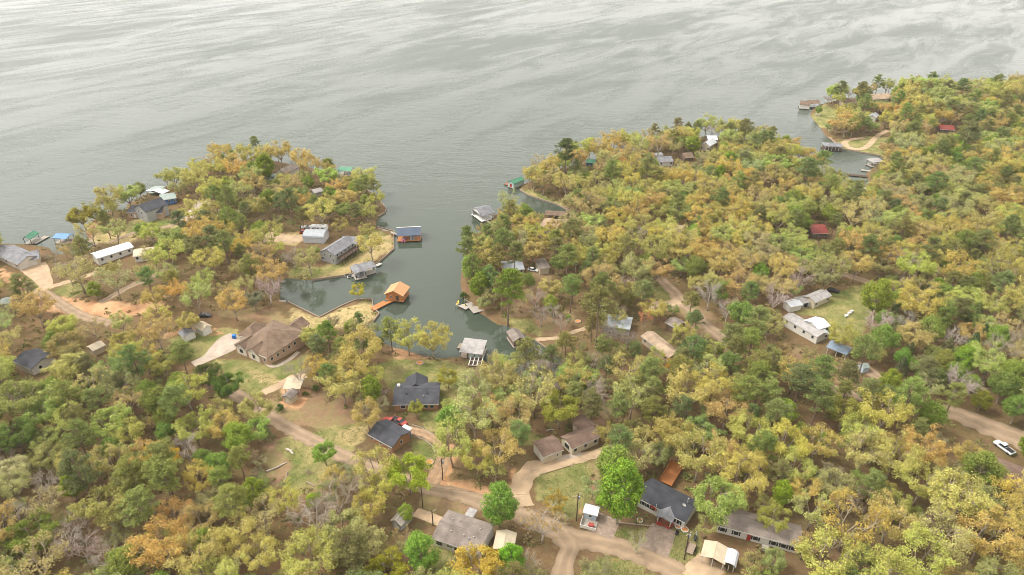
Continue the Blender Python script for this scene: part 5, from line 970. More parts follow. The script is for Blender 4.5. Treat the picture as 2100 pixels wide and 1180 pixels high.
def T_(sp, cx, cy, wpx, label=None, col=None, tall=1.0):
    """a tree whose crown is centred at photograph point (cx, cy), wpx wide there"""
    ar = SPEC[sp][4]; cz = SHP[SPEC[sp][1]][0][4]; dz = 9.0
    for _ in range(4):
        p = at(cx, cy, dz=dz); dep = project(p.x, p.y, p.z + dz)[2]; dia = wpx*dep/FPX; h = min(25.0, dia*ar*tall); dz = h*cz
    add_tree(sp, p.x, p.y, dia, h, col, label)
# hand-placed trees (crown centre and width read off the photograph)
for a in [
 ('pale',168,442,52,'gold-green weeping tree at the outermost bank of the left shore',(.33,.26,.04)), ('amber',214,426,52,'bushy amber tree on the bank just before the two-storey house',(.36,.23,.05)), ('pale',262,398,52,'tall yellow-green tree at the water behind the two-storey house'),
 ('amber',361,386,32,'thin amber tree beside the blue-walled building'), ('amber',232,472,48), ('pine',362,449,38,'round green pine in front of the two-storey house driveway'), ('gold',405,357,48), ('gold',450,347,42), ('gold',485,346,46), ('gold',510,321,38), ('gold',538,312,34),
 ('haze',568,310,34,'tall nearly bare tree on the skyline of the left peninsula tip'), ('haze',597,311,24,'slender nearly bare tree between the tip house and the lone gold tree'), ('gold',628,323,28,'lone gold tree near the peninsula tip standing against the water'), ('maple',672,338,28,'light green round tree by the shore of the outer boathouse'),
 ('pine',750,370,26,'dark pine at the waterside end of the left peninsula'), ('lime',541,341,44,'bright green tree beside the white-gabled peninsula house',(.17,.25,.03)), ('lime',469,385,40,'bright green round-topped tree in the middle of the left peninsula'), ('pine',642,412,30,'dark green pine among gold oaks on the left peninsula'),
 ('gold',751,433,42), ('pale',754,473,30,'pale loose tree above the peninsula walkway'), ('gold',700,462,34,'gold tree standing right behind the white camper trailer'), ('pine',429,482,46), ('pine',458,492,46), ('pine',400,500,36), ('pine',511,538,40,'blue-green pine above the boggy bend of the peninsula cove'), ('pine',495,512,28), ('gold',561,512,40), ('haze',602,528,38,'twiggy bare tree on the lawn left of the grey deck house'), ('olive',642,518,28,'small green tree on the lawn beside the grey deck house',(.2,.23,.05)),
 ('gold',733,595,34,'lone yellow young tree on the point beside the gangway',(.42,.33,.03)), ('pine',733,652,28), ('pine',799,668,44,'tall airy yellow-green tree at the water below the orange boathouse',(.26,.25,.06)), ('pine',742,695,34), ('pine',779,698,20,'slim tall pine with long bare trunk on the lawn edge'), ('gold',713,765,72,'wide golden oak left of the brush heap'), ('gold',478,620,60), ('olive',521,613,40,'grey-green tree leaning beside the brown house cove',(.26,.25,.12)), ('haze',550,590,56,'pale half-bare tree at the corner of the brown house cove'),
 ('pale',386,662,46), ('pine',670,677,42,'rounded green pine between the brown house and the point',(.15,.2,.04)), ('pine',697,707,32), ('bare',609,760,54,'large dead grey tree with spreading limbs above the beige shelter'), ('olive',422,772,54,'dark green round oak in front of the brown house lawn',(.1,.14,.035)), ('maple',363,782,40), ('olive',465,790,62,'largest dark green oak below the brown house lawn',(.11,.15,.035)), ('pale',452,842,48), ('gold',700,792,74), ('gold',754,848,64,'golden oak overhanging the low timber house'), ('bush',365,726,36,'low bright lime bush by the concrete drive',(.25,.32,.04)),
 ('bush',648,796,16,'dark conifer shrub nearest the beige shelter'), ('bush',627,808,13,'small dark conifer shrub under the dead grey tree'), ('bush',573,836,18,'dark shrub beside the dirt road bend'), ('olive',665,930,52,'open light green tree in the bare slope',(.22,.3,.07)), ('gold',770,955,84), ('pale',838,972,92,'broad yellow-green oak overhanging the dirt road',(.34,.3,.035)), ('gold',775,1005,70), ('bare',693,1017,88,'wide bare grey tree in the middle of the lower woods'), ('lime',642,1028,32,'bright lime sapling left of the wide bare grey tree',(.3,.33,.03)), ('gold',683,978,50), ('pale',525,884,52), ('cedar',548,890,26), ('gold',584,1026,62), ('pale',853,836,34,'yellow sapling in front of the charcoal-roofed brick house',(.36,.3,.05)), ('pale',917,828,24), ('pale',918,777,40,'yellow-green tree on the lawn right of the charcoal-roofed brick house',(.38,.31,.045)),
 ('pale',1037,815,62), ('pale',978,843,52), ('gold',1024,915,92,'broad golden oak left of the cream garage'), ('gold',978,942,70), ('pale',1148,838,84,'spreading yellow-green oak overhanging the narrow plum-roofed house',(.33,.28,.05)), ('bare',1248,840,34,'small white-branched bare tree behind the narrow plum-roofed house'), ('gold',1250,890,54,'gold oak overhanging the end of the narrow plum-roofed house',(.4,.29,.07)), ('lime',1262,952,78,'bright lime-green tree, the one behind its bigger twin'), ('lime',1272,1004,104,'biggest bright lime-green tree, next to the red-porch house',(.19,.29,.035),1.25), ('amber',1215,1000,44,'orange-gold tree squeezed against the lime-green trees'), ('pale',1296,880,46), ('lime',1024,1034,84,'round grass-green tree at the roadside above the taupe-roofed home',(.2,.29,.045)), ('gold',1138,1032,48,'gold tree on the lawn corner by the road junction',(.42,.28,.035)), ('olive',1304,800,64), ('pine',1337,810,42),
 ('lime',864,1132,80,'round green tree in front of the taupe-roofed mobile home',(.2,.28,.05)), ('pale',978,1168,100,'vivid yellow tree at the bottom edge below the taupe-roofed home',(.47,.38,.06)), ('pale',705,1080,84,'pale cream-yellow oak left of the grey shed',(.42,.37,.13)), ('pale',752,1118,80,'second pale cream-yellow oak nearer the grey shed',(.4,.36,.12)), ('pale',668,1120,60), ('lime',1048,1146,62,'bright lime tree beside the tan carport',(.18,.31,.03)), ('haze',1086,1152,44), ('haze',1112,1072,80,'dying amber tree with bare white limbs at the junction',(.4,.24,.05)), ('lime',832,1052,36), ('olive',790,1172,78,'olive-yellow tree at the bottom edge left of the green tree',(.3,.3,.035)),
 ('pale',1469,1028,98,'huge pale yellow-green oak between the red-porch house and the long mobile home',(.37,.33,.09)), ('gold',1584,1062,62,'gold oak overhanging the long white mobile home roof',(.38,.31,.06)), ('olive',1587,1150,52,'green tree with reddish tinge in front of the long mobile home'), ('haze',1308,1112,46,'half-dead tree with a tall bare stem beside the road',(.25,.28,.05)), ('amber',1650,1120,54),
 ('amber',1324,652,28,'single salmon-orange tree standing above the low tan-roofed house',(.52,.22,.1),1.6), ('pine',1273,726,36), ('pine',1303,712,32), ('pine',1237,700,36), ('pine',1401,731,40), ('amber',1452,766,72), ('pine',1501,742,46), ('pine',1555,742,56), ('pine',1516,785,46), ('pine',1341,795,44), ('pine',1382,793,34), ('pine',1580,799,54), ('pine',1542,844,38), ('pale',1379,890,84,'big pale yellow-green oak amid the woods above the red-porch house',(.39,.34,.075)), ('gold',1360,748,34,'orange-gold tree by the low tan-roofed house',(.45,.27,.025)), ('gold',1322,762,44), ('pine',1430,652,36,'dark pine beside the dirt lane junction'), ('pine',1506,683,50), ('gold',1401,682,46), ('pine',1041,582,70,'big bright green pine on the wooded bank',(.15,.2,.035)), ('pine',1175,578,36), ('pine',1228,622,76,'largest green pine in the middle of the creek woods'), ('pine',1236,582,50), ('pine',1076,722,62,'dark rounded pine overhanging the creek-mouth boathouse'), ('pine',1161,697,36), ('pine',1324,571,36), ('slim',1165,655,12), ('slim',1481,598,26,'slim upright lime tree beside the dirt lane'), ('haze',1110,645,40), ('haze',1135,640,36), ('haze',1150,660,34), ('haze',1098,610,40,'leaning twiggy tree in the creek clearing'), ('amber',1075,610,36), ('haze',1110,745,52,'grey twiggy tree standing at the creek seawall'), ('gold',1180,740,46), ('pine',1180,800,44), ('pale',1210,770,40),
 ('lime',1800,608,66,'bright lime tree at the corner of the green clearing',(.24,.31,.04)), ('maple',1849,612,42), ('lime',1734,487,38), ('pale',1985,612,62,'cream-yellow round tree standing out of the right-hand woods',(.44,.39,.1)), ('olive',1940,450,42), ('lime',1999,580,42), ('olive',1895,461,30), ('amber',2065,555,92,'very wide golden oak with visible limbs at the right edge',(.4,.3,.08)), ('haze',1863,660,46,'pinkish bare tree in the right-hand woods',(.33,.24,.2)), ('haze',1802,664,62), ('bare',2052,718,66,'large bare pale tree standing alone near the right edge'), ('bare',1955,692,46), ('gold',1729,690,56,'golden tree shading the blue tarp shelter',(.36,.29,.07)), ('olive',1793,724,44), ('cedar',1994,712,38), ('cedar',1940,724,40), ('pale',1732,846,80,'yellow-green oak standing high over the pines right of centre',(.35,.31,.05)), ('pine',1686,754,58), ('pine',1869,804,72), ('maple',2089,834,56,'rich green tree at the right edge above the road'), ('haze',1967,785,72), ('lime',1641,890,46), ('lime',1684,900,30), ('amber',1744,1065,128,'huge spreading golden oak with bare limbs showing',(.41,.3,.075)), ('pale',1837,1038,68), ('bare',1923,1072,56,'white-limbed dead tree amid the golden woods at lower right'), ('gold',1646,1002,62), ('pale',1822,1007,44), ('maple',1880,1054,32),
 ('olive',62,1100,88,'large green oak in the bottom left corner',(.17,.2,.04)), ('olive',35,1150,70), ('olive',30,893,80,'dark green oak cluster at the left edge',(.12,.16,.04)), ('pine',157,886,62), ('maple',415,942,46), ('pine',450,976,46), ('pale',268,928,44), ('gold',333,942,70,'orange-gold oak with forked grey limbs in the left woods',(.44,.28,.03)), ('pale',27,966,64,'cream-coloured oak at the left edge',(.45,.37,.17)), ('lime',146,995,50), ('haze',92,990,52), ('bare',135,1108,60,'dead white forked tree in the lower left woods'), ('bare',214,1148,56,'bare grey tree at the bottom of the left woods'), ('amber',409,1064,84), ('bare',32,1052,52), ('olive',163,794,50,'dark green oak standing out of the gold woods at left',(.13,.17,.04)), ('haze',14,820,44),
 ('pine',1160,306,48,'dark flat-topped pine at the shore of the right peninsula',(.085,.125,.04)), ('slim',1209,301,20,'narrow yellow-green poplar on the right peninsula shore',(.36,.34,.05)), ('haze',1101,328,34,'tall thin gold tree nearest the green-roofed boathouse',(.37,.27,.07),1.3), ('haze',1118,335,30,None,(.37,.27,.07),1.3), ('gold',1137,330,30), ('gold',1269,277,36), ('gold',1300,284,34), ('pine',1344,265,26,'tall dark pine in the gap of the right peninsula skyline'), ('amber',1370,279,30), ('pine',1388,262,14), ('pine',1416,264,14), ('gold',1407,277,38), ('haze',1462,258,24,'thin bare tree behind the white metal-roofed gable house'), ('amber',1499,257,30), ('amber',1480,268,30), ('pine',1531,258,30,'dark pine on the skyline right of the white metal-roofed gable house'), ('amber',1551,282,44), ('olive',1589,293,26,'dark olive tree by the channel shore'), ('gold',1623,297,38,'tall gold tree standing at the mouth of the far channel'), ('lime',1496,330,32,'bright lime tree in the middle of the right peninsula'), ('pale',1589,340,56,'pale green spreading oak near the far channel',(.34,.34,.11)), ('pine',1658,343,44), ('pine',1344,355,34), ('bush',1284,353,10,'white blossoming shrub beside the flat pale-roofed shed',(.5,.48,.42)),
 ('pine',1767,182,30,'dark leaning pine on the skyline of the far shore'), ('pine',1827,171,16), ('pale',1862,173,42), ('pale',1900,176,40), ('gold',1930,170,44), ('pine',1978,175,28,'dark layered pine on the far right skyline'), ('amber',2011,178,28), ('pine',1986,268,48), ('haze',1701,202,20,'bare little tree right beside the twin-roofed far boathouse'), ('haze',1742,190,20), ('pine',1755,388,40), ('maple',1680,226,14,'small round green bush on the far lawn point'), ('pale',1930,195,44), ('gold',2040,190,44), ('gold',2085,186,50)]:
    T_(*a)
for a in [('haze',1252,682,44,'left grey twiggy tree in front of the grey flat-roofed house'),('haze',1288,692,40,'right grey twiggy tree in front of the grey flat-roofed house'),('pine',1215,660,34),('gold',1270,650,36),('haze',1268,640,34),('gold',1345,725,34),('olive',1392,700,40),('lime',966,548,44,'bright lime tree leaning over the water below the white boathouse'),('lime',984,584,46,'lower lime tree on the wooded bank above the kayak dock'),('pale',1006,530,50),('pine',1006,562,40),('gold',984,505,48),('amber',1012,604,36),('bush',951,606,18,'dark shrub on the bank by the kayak dock'),('pine',1022,520,44),('pale',992,622,30),('haze',1086,764,50,'grey twiggy tree overhanging the creek'),('haze',1132,786,46),('pale',1166,772,50),('haze',1062,742,36),('haze',1112,724,40),('haze',1142,748,44),('pine',1132,716,42,'round pine standing at the creek seawall'),('gold',1168,748,42),('olive',1104,752,36),('gold',1135,462,34),('amber',1170,455,40),('gold',1118,478,36),('gold',1168,480,40)]: T_(*a)
N_HAND = len(TREES)

# the woods between: candidates on the land, thinned so that clearings, drives and buildings stay open
ANCH = [((100,650),(50,25,12,3,3,5,2)),((100,1000),(34,20,16,10,12,8,0)),((400,950),(48,22,14,7,5,4,0)),((250,560),(45,25,15,10,4,1,0)),((480,490),(42,18,10,24,6,0,0)),((600,400),(60,12,16,4,6,2,0)),((560,1100),(46,18,20,4,6,6,0)),((900,900),(50,14,24,5,6,1,0)),
 ((1200,380),(64,18,13,3,2,0,0)),((1050,560),(32,12,18,28,8,2,0)),((1400,420),(52,22,18,4,4,0,0)),((1500,550),(58,20,13,5,3,1,0)),((1450,750),(30,14,14,36,2,4,0)),((1300,650),(26,16,14,32,4,8,0)),((1850,500),(50,18,13,9,8,2,0)),((1900,680),(10,10,22,14,14,20,10)),((1750,800),(12,14,26,32,10,6,0)),((1800,950),(58,32,5,3,1,1,0)),((1700,1100),(48,25,18,3,4,2,0)),((2050,1050),(42,24,14,5,10,5,0)),((1900,330),(28,14,18,30,10,0,0)),((1800,240),(44,20,18,12,6,0,0)),((2050,230),(44,16,14,20,6,0,0)),((2050,420),(46,20,14,14,6,0,0)),((2080,800),(10,8,24,14,34,10,0)),((1950,600),(10,6,30,20,26,6,2))]
KS = ['gold', 'amber', 'paleolive', 'pine', 'mapl', 'bare', 'cedar']
def weights(px, py):
    W = np.zeros(7); 
    for (ax, ay), w_ in ANCH: W += np.array(w_)/(((px-ax)/140.0)**2 + ((py-ay)/90.0)**2 + .15)**1.6
    return W/W.sum()
OPEN = [  # photograph polygons of open ground (ground points)
 [(590,568),(720,562),(804,511),(805,478),(770,470),(735,474),(690,478),(640,476),(600,492),(520,478),(505,484),(560,510),(600,540),(580,560)], [(575,620),(655,655),(762,618),(776,646),(745,668),(690,672),(640,700),(622,770),(560,800),(500,800),(430,745),(350,745),(345,690),(400,655),(450,640),(520,640),(560,622)],
 [(790,745),(830,733),(900,738),(985,752),(972,838),(905,845),(800,840),(770,770)], [(560,830),(640,800),(690,830),(750,870),(850,860),(900,845),(920,890),(940,940),(905,1000),(1050,1012),(1050,1040),(900,1020),(880,1060),(860,1020),(720,960),(600,920),(545,880)], [(545,900),(620,930),(680,965),(660,1005),(600,1000),(540,970)],
 [(1058,880),(1095,888),(1150,905),(1235,895),(1240,935),(1210,955),(1215,1030),(1250,1080),(1345,1082),(1330,1040),(1400,1070),(1440,1095),(1440,1160),(1500,1170),(1490,1200),(1130,1200),(1160,1120),(1050,1075),(900,1040),(950,1030),(1050,1045),(1050,970),(1090,950),(1070,915)],
 [(1606,650),(1618,635),(1700,596),(1802,572),(1800,650),(1765,705),(1705,690),(1690,700)], [(1663,240),(1690,214),(1722,226),(1712,275),(1676,258)], [(1712,292),(1760,280),(1830,275),(1830,300),(1808,322),(1730,308)], [(1066,384),(1110,400),(1166,430),(1140,432),(1068,396)], [(0,500),(80,500),(112,585),(95,605),(55,575),(0,560)], [(255,445),(340,445),(400,420),(440,440),(390,475),(230,490),(180,495),(178,470)],
 [(1345,585),(1385,588),(1460,660),(1470,690),(1400,640),(1340,640)], [(985,655),(1060,650),(1110,672),(1105,695),(1060,680)], [(1085,560),(1135,555),(1140,600),(1090,610)], [(1100,660),(1190,645),(1215,665),(1180,690),(1100,700)], [(1960,455),(2050,460),(2050,495),(1970,490)], [(1730,740),(1830,790),(1820,810),(1720,760)], [(1930,830),(2120,880),(2120,920),(2000,885),(1930,850)], [(380,770),(420,740),(470,700),(500,690),(600,790),(470,775)], [(740,1060),(860,1045),(1010,1075),(1075,1095),(1020,1150),(930,1160),(860,1100)], [(930,1140),(1000,1140),(990,1180),(930,1180)],[(205,498),(275,495),(325,515),(320,535),(200,545)],[(0,600),(80,592),(180,655),(170,668),(60,620)], [(1215,830),(1275,810),(1240,880)], [(30,742),(100,725),(100,770),(60,775)], [(1640,1085),(1475,1078),(1475,1092),(1635,1135)], [(560,330),(640,340),(720,360),(700,372),(600,352)], [(1240,660),(1400,680),(1390,745),(1320,710),(1250,690)]]
OPENB = [(np.array(p, float), np.array(p, float).min(0), np.array(p, float).max(0)) for p in OPEN]
def in_open(px, py):
    P = np.array([[px, py]])
    return any(lo[0] <= px <= hi[0] and lo[1] <= py <= hi[1] and inside(P, V)[0] for V, lo, hi in OPENB)
PATHA = np.array([q_ for p in PATHS for q_ in p])
FOOTA = [np.array([[c_.x, c_.y] for c_ in cs]) for cs in FOOT]; FOOTM = np.array([f_.mean(0) for f_ in FOOTA]); FOOTR = np.array([np.linalg.norm(f_ - f_.mean(0), axis=1).max() for f_ in FOOTA])
def blocked(x, y, r):
    if (np.hypot(PATHA[:, 0]-x, PATHA[:, 1]-y) < PATHA[:, 2] + .8).any(): return True
    d = np.hypot(FOOTM[:, 0]-x, FOOTM[:, 1]-y)
    for i in np.where(d < FOOTR + 2.5)[0]:
        P = np.array([[x, y]])
        if inside(P, FOOTA[i])[0] or seg_dist(P, FOOTA[i])[0] < 1.6: return True
    return False
def hides(x, y, z, h, dia, cz):
    """whether the crown would stand in front of a thing the photograph shows"""
    cx, cy, dep = project(x, y, z + h*cz); r = dia*.5*FPX/dep*.86; ry = r*.95
    tx, ty, _d = project(x, y, z)
    for x0, y0, x1, y1 in KEEP:
        if ty < y0 + (y1 - y0)*.25: continue            # stands behind it
        nx_, ny_ = min(max(cx, x0), x1), min(max(cy, y0), y1)
        if ((cx-nx_)/r)**2 + ((cy-ny_)/ry)**2 < 1: return True
    return False
KEEP += [(600,590,830,628),(700,560,940,600),(600,1180,601,1181),(560,852,600,880),(600,870,650,905),(650,892,705,930),(895,990,1060,1035),(1090,1085,1240,1120),(1150,1100,1180,1180),(1250,1110,1400,1172),(565,925,650,990),(1690,590,1785,690),(440,745,600,790),(790,740,890,775),(1100,645,1190,690),(1362,585,1398,615),(1945,842,2100,905),(1442,655,1480,690),(70,545,110,595),(195,600,290,640),(120,600,170,640),(560,625,650,650),(660,640,760,650),(910,990,1040,1030),(1735,285,1800,318),(1668,222,1690,262),(1075,395,1140,418),(1795,568,1810,585)]
cell = {}
def near_any(x, y, r):
    k = int(r/6) + 2; ci, cj = int(x//6), int(y//6)
    for i in range(ci-k, ci+k+1):
        for j in range(cj-k, cj+k+1):
            for (xx, yy, rr) in cell.get((i, j), ()):
                if (xx-x)**2 + (yy-y)**2 < ((r+rr)*.5)**2: return True
    return False
def put(x, y, r): cell.setdefault((int(x//6), int(y//6)), []).append((x, y, r))
for t_ in TREES: put(t_['x'], t_['y'], t_['dia']*.68)
cands = []
rs = np.random.RandomState(5); tries = 0
Q = np.column_stack([rs.uniform(-330, 470, 90000), rs.uniform(82, 640, 90000)])
for x, y in Q:
    d_ = shore(x, y)
    if d_ < 1.6: continue
    z = ground(x, y); px, py, dep = project(x, y, z)
    if px < -120 or px > 2220 or py > 1370 or py < 150: continue
    if in_open(px, py): continue
    W = weights(px, py - 30)*np.exp([.9*math.sin(x/(23+3*k) + 1.7*k)*math.sin(y/(29-2*k) + 2.3*k) for k in range(7)]); W /= W.sum(); kx = KS[rs.choice(7, p=W)]
    sp = {'gold': 'gold', 'amber': 'amber', 'paleolive': 'pale' if rs.rand() < .58 else 'olive', 'pine': 'pine', 'mapl': 'maple' if rs.rand() < .72 else 'lime', 'bare': 'haze' if rs.rand() < .55 else 'bare', 'cedar': 'cedar'}[kx]
    base = {'gold': 11.5, 'amber': 11.5, 'pale': 10.5, 'olive': 10, 'pine': 8.2, 'maple': 8, 'lime': 7.5, 'bare': 9, 'haze': 9, 'cedar': 5.5}[sp]
    dia = base*rs.uniform(.72, 1.22)
    sepr = dia*(.66 if sp not in ('pine', 'cedar') else .74)
    airy = (px < 560 and 545 < py < 745) or (1035 < px < 1215 and 590 < py < 720)
    if airy: sepr *= 1.42
    elif px < 800 and py < 545: sepr *= 1.22
    if airy and sp in ('gold', 'pale', 'olive') and rs.rand() < .5: sp = 'amber'
    if near_any(x, y, sepr): continue
    if blocked(x, y, dia): continue
    ar = SPEC[sp][4]; h = min(24, dia*ar)
    if hides(x, y, z, h, dia, .68): continue
    put(x, y, sepr); add_tree(sp, x, y, dia, h)
for x, y in np.column_stack([rs.uniform(-330, 470, 26000), rs.uniform(82, 600, 26000)]):
    d_ = shore(x, y)
    if d_ < 1.2: continue
    z = ground(x, y); px, py, dep = project(x, y, z)
    if px < -60 or px > 2160 or py > 1290 or in_open(px, py): continue
    if (px < 560 and 545 < py < 745) or (px < 800 and py < 545 and rs.rand() < .5) or (1035 < px < 1215 and 590 < py < 720): continue
    dia = rs.uniform(3.6, 6.2)
    if near_any(x, y, dia*.62) or blocked(x, y, dia) or hides(x, y, z, dia*1.25, dia, .66): continue
    put(x, y, dia*.7); add_tree('sap', x, y, dia, dia*rs.uniform(1.1, 1.5))
print('TREES', len(TREES), 'hand', N_HAND, {s: sum(t_['sp'] == s for t_ in TREES) for s in SPEC})

N_VIEW = len(TREES)
for x, y in np.column_stack([rs.uniform(-560, 760, 40000), rs.uniform(40, 660, 40000)]):
    if shore(x, y) < 2.5: continue
    z = ground(x, y); px, py, dep = project(x, y, z)
    if -120 <= px <= 2220 and 150 <= py <= 1370: continue
    sp = ('gold', 'amber', 'pale', 'gold', 'olive', 'pine')[rs.randint(6)]; dia = rs.uniform(9, 13)
    if near_any(x, y, dia*.72) or blocked(x, y, dia): continue
    put(x, y, dia*.72); add_tree(sp, x, y, dia)
for t_ in TREES[N_VIEW:]: t_['out'] = True
# ---- labels: a tree is told by its kind, then by the nearest landmark and how it stands to it
LM = np.array([(a, b) for a, b, _ in LAND]); LP = [c_ for _a, _b, c_ in LAND]
for t_ in TREES:
    d = np.hypot(LM[:, 0]-t_['x'], LM[:, 1]-t_['y']); i = int(d.argmin()); t_['lm'] = i; t_['d'] = float(d[i]); t_['dy'] = t_['y'] - LM[i, 1]; t_['dx'] = t_['x'] - LM[i, 0]
    cx, cy, dep = project(t_['x'], t_['y'], t_['z'] + t_['h']*t_['cz']); t_['pw'] = t_['dia']*FPX/dep; t_['sx'] = cx; t_['inview'] = -60 < cx < 2160 and cy < 1260
CAP = 300
order = sorted(range(len(TREES)), key=lambda i: -(TREES[i]['pw'] + (1000 if TREES[i]['label'] else 0) + (300 if TREES[i]['inview'] else 0)))
count = {}; single = []; mass = []
for i in order:
    t_ = TREES[i]; s = t_['sp']
    if not t_['inview'] and not t_['label'] and t_['pw'] < 0: continue
    if count.get(s, 0) < CAP and not t_.get('out'): count[s] = count.get(s, 0) + 1; single.append(t_)
    else: mass.append(t_)
def side(t_):
    ax, ay = abs(t_['dx']), abs(t_['dy'])
    if ay >= ax: return 'behind' if t_['dy'] > 0 else 'in front of'
    return 'right of' if t_['dx'] > 0 else 'left of'
def mid_words(t_): return ('small', 'narrow') [t_['dia'] < 7]
bucket, rest = {}, {}
for t_ in single:
    if not t_['label']: bucket.setdefault((t_['sp'], t_['lm'], side(t_)), []).append(t_)
for (sp, lm, sd), ts in bucket.items():
    adj = SPEC[sp][3]; ts.sort(key=lambda q_: q_['d']); ph = LP[lm]
    for k, t_ in enumerate(ts):
        if len(ts) == 1: t_['label'] = f'only {adj} standing {sd} {ph}'
        elif k == 0: t_['label'] = f'closest {adj} {sd} {ph}'
        elif len(ts) == 2: t_['label'] = f'farther {adj} {sd} {ph}'
        elif len(ts) > 2 and k == len(ts)-1: t_['label'] = f'farthest {adj} {sd} {ph}'
        else:                              # between this landmark and the nearest one on its far side
            v = LM - np.array([t_['x'], t_['y']]); dd = np.hypot(v[:, 0], v[:, 1]); opp = (v @ v[lm]) < 0
            l2 = int(np.where(opp, dd, 1e9).argmin()) if opp.any() else -1
            rest.setdefault((sp, lm, l2, sd if l2 < 0 else ''), []).append(t_)
for (sp, lm, l2, sd), ts in rest.items():
    adj = SPEC[sp][3]; ph = LP[lm]; tail = f'between {ph} and {LP[l2]}' if l2 >= 0 else f'deep in the wood {sd} {ph}'
    left = list(ts)
    def pick(word, key):
        if left:
            b_ = max(left, key=key); b_['label'] = f'{word} {adj} {tail}' if word else f'{adj} {tail}'; left.remove(b_)
    if len(ts) == 1: pick('', lambda q_: 0)
    else:
        pick('widest', lambda q_: q_['dia']); pick('smallest', lambda q_: -q_['dia']); pick('tallest', lambda q_: q_['h']); pick('yellowest', lambda q_: q_['col'][0]/q_['col'][1]); pick('greenest', lambda q_: q_['col'][1]/q_['col'][0]); pick('leftmost', lambda q_: -q_['sx']); pick('rightmost', lambda q_: q_['sx']); pick('rearmost', lambda q_: q_['y']); pick('frontmost', lambda q_: -q_['y']); pick('palest', lambda q_: sum(q_['col'])); pick('darkest', lambda q_: -sum(q_['col']))
    for t_ in left:
        t_['label'] = f'medium {adj} {tail}'; t_['group'] = f'medium {adj} trees {tail}'.replace('tree trees', 'trees')
    for t_ in ts:
        for cut in ('the', 'trees', 'tree', 'woods', 'shore', 'budding'):
            w_ = t_['label'].split()
            if len(w_) > 16: t_['label'] = ' '.join([x_ for x_ in w_ if x_ != cut])
def place_tree(t_):
    tm, lm_, hh, dia, cz = SHP[t_['shp']][t_['k']]
    T = thing(SPEC[t_['sp']][0], t_['label'], 'tree' if t_['sp'] != 'bush' else 'shrub', (t_['x'], t_['y'], t_['z']), random.uniform(0, 6.283), t_.get('group') or SPEC[t_['sp']][0].replace('_tree', '').replace('_', ' ') + ' trees of the lake shore')
    sx = t_['dia']/dia; sc = (sx*random.uniform(.93, 1.07), sx*random.uniform(.93, 1.07), t_['h']/hh)
    for nm, me_ in (('trunk', tm), ('crown', lm_)):
        if me_ is None: continue
        o = bpy.data.objects.new(nm, me_); COL.objects.link(o); o.parent = T; o.scale = sc
        if nm == 'crown': o.color = (*t_['col'], 1)
    T['_o'] = 1; del T['_o']; return T
firsts = {}
for t_ in single:
    T = place_tree(t_)
    firsts.setdefault((t_['shp'], t_['k']), T)

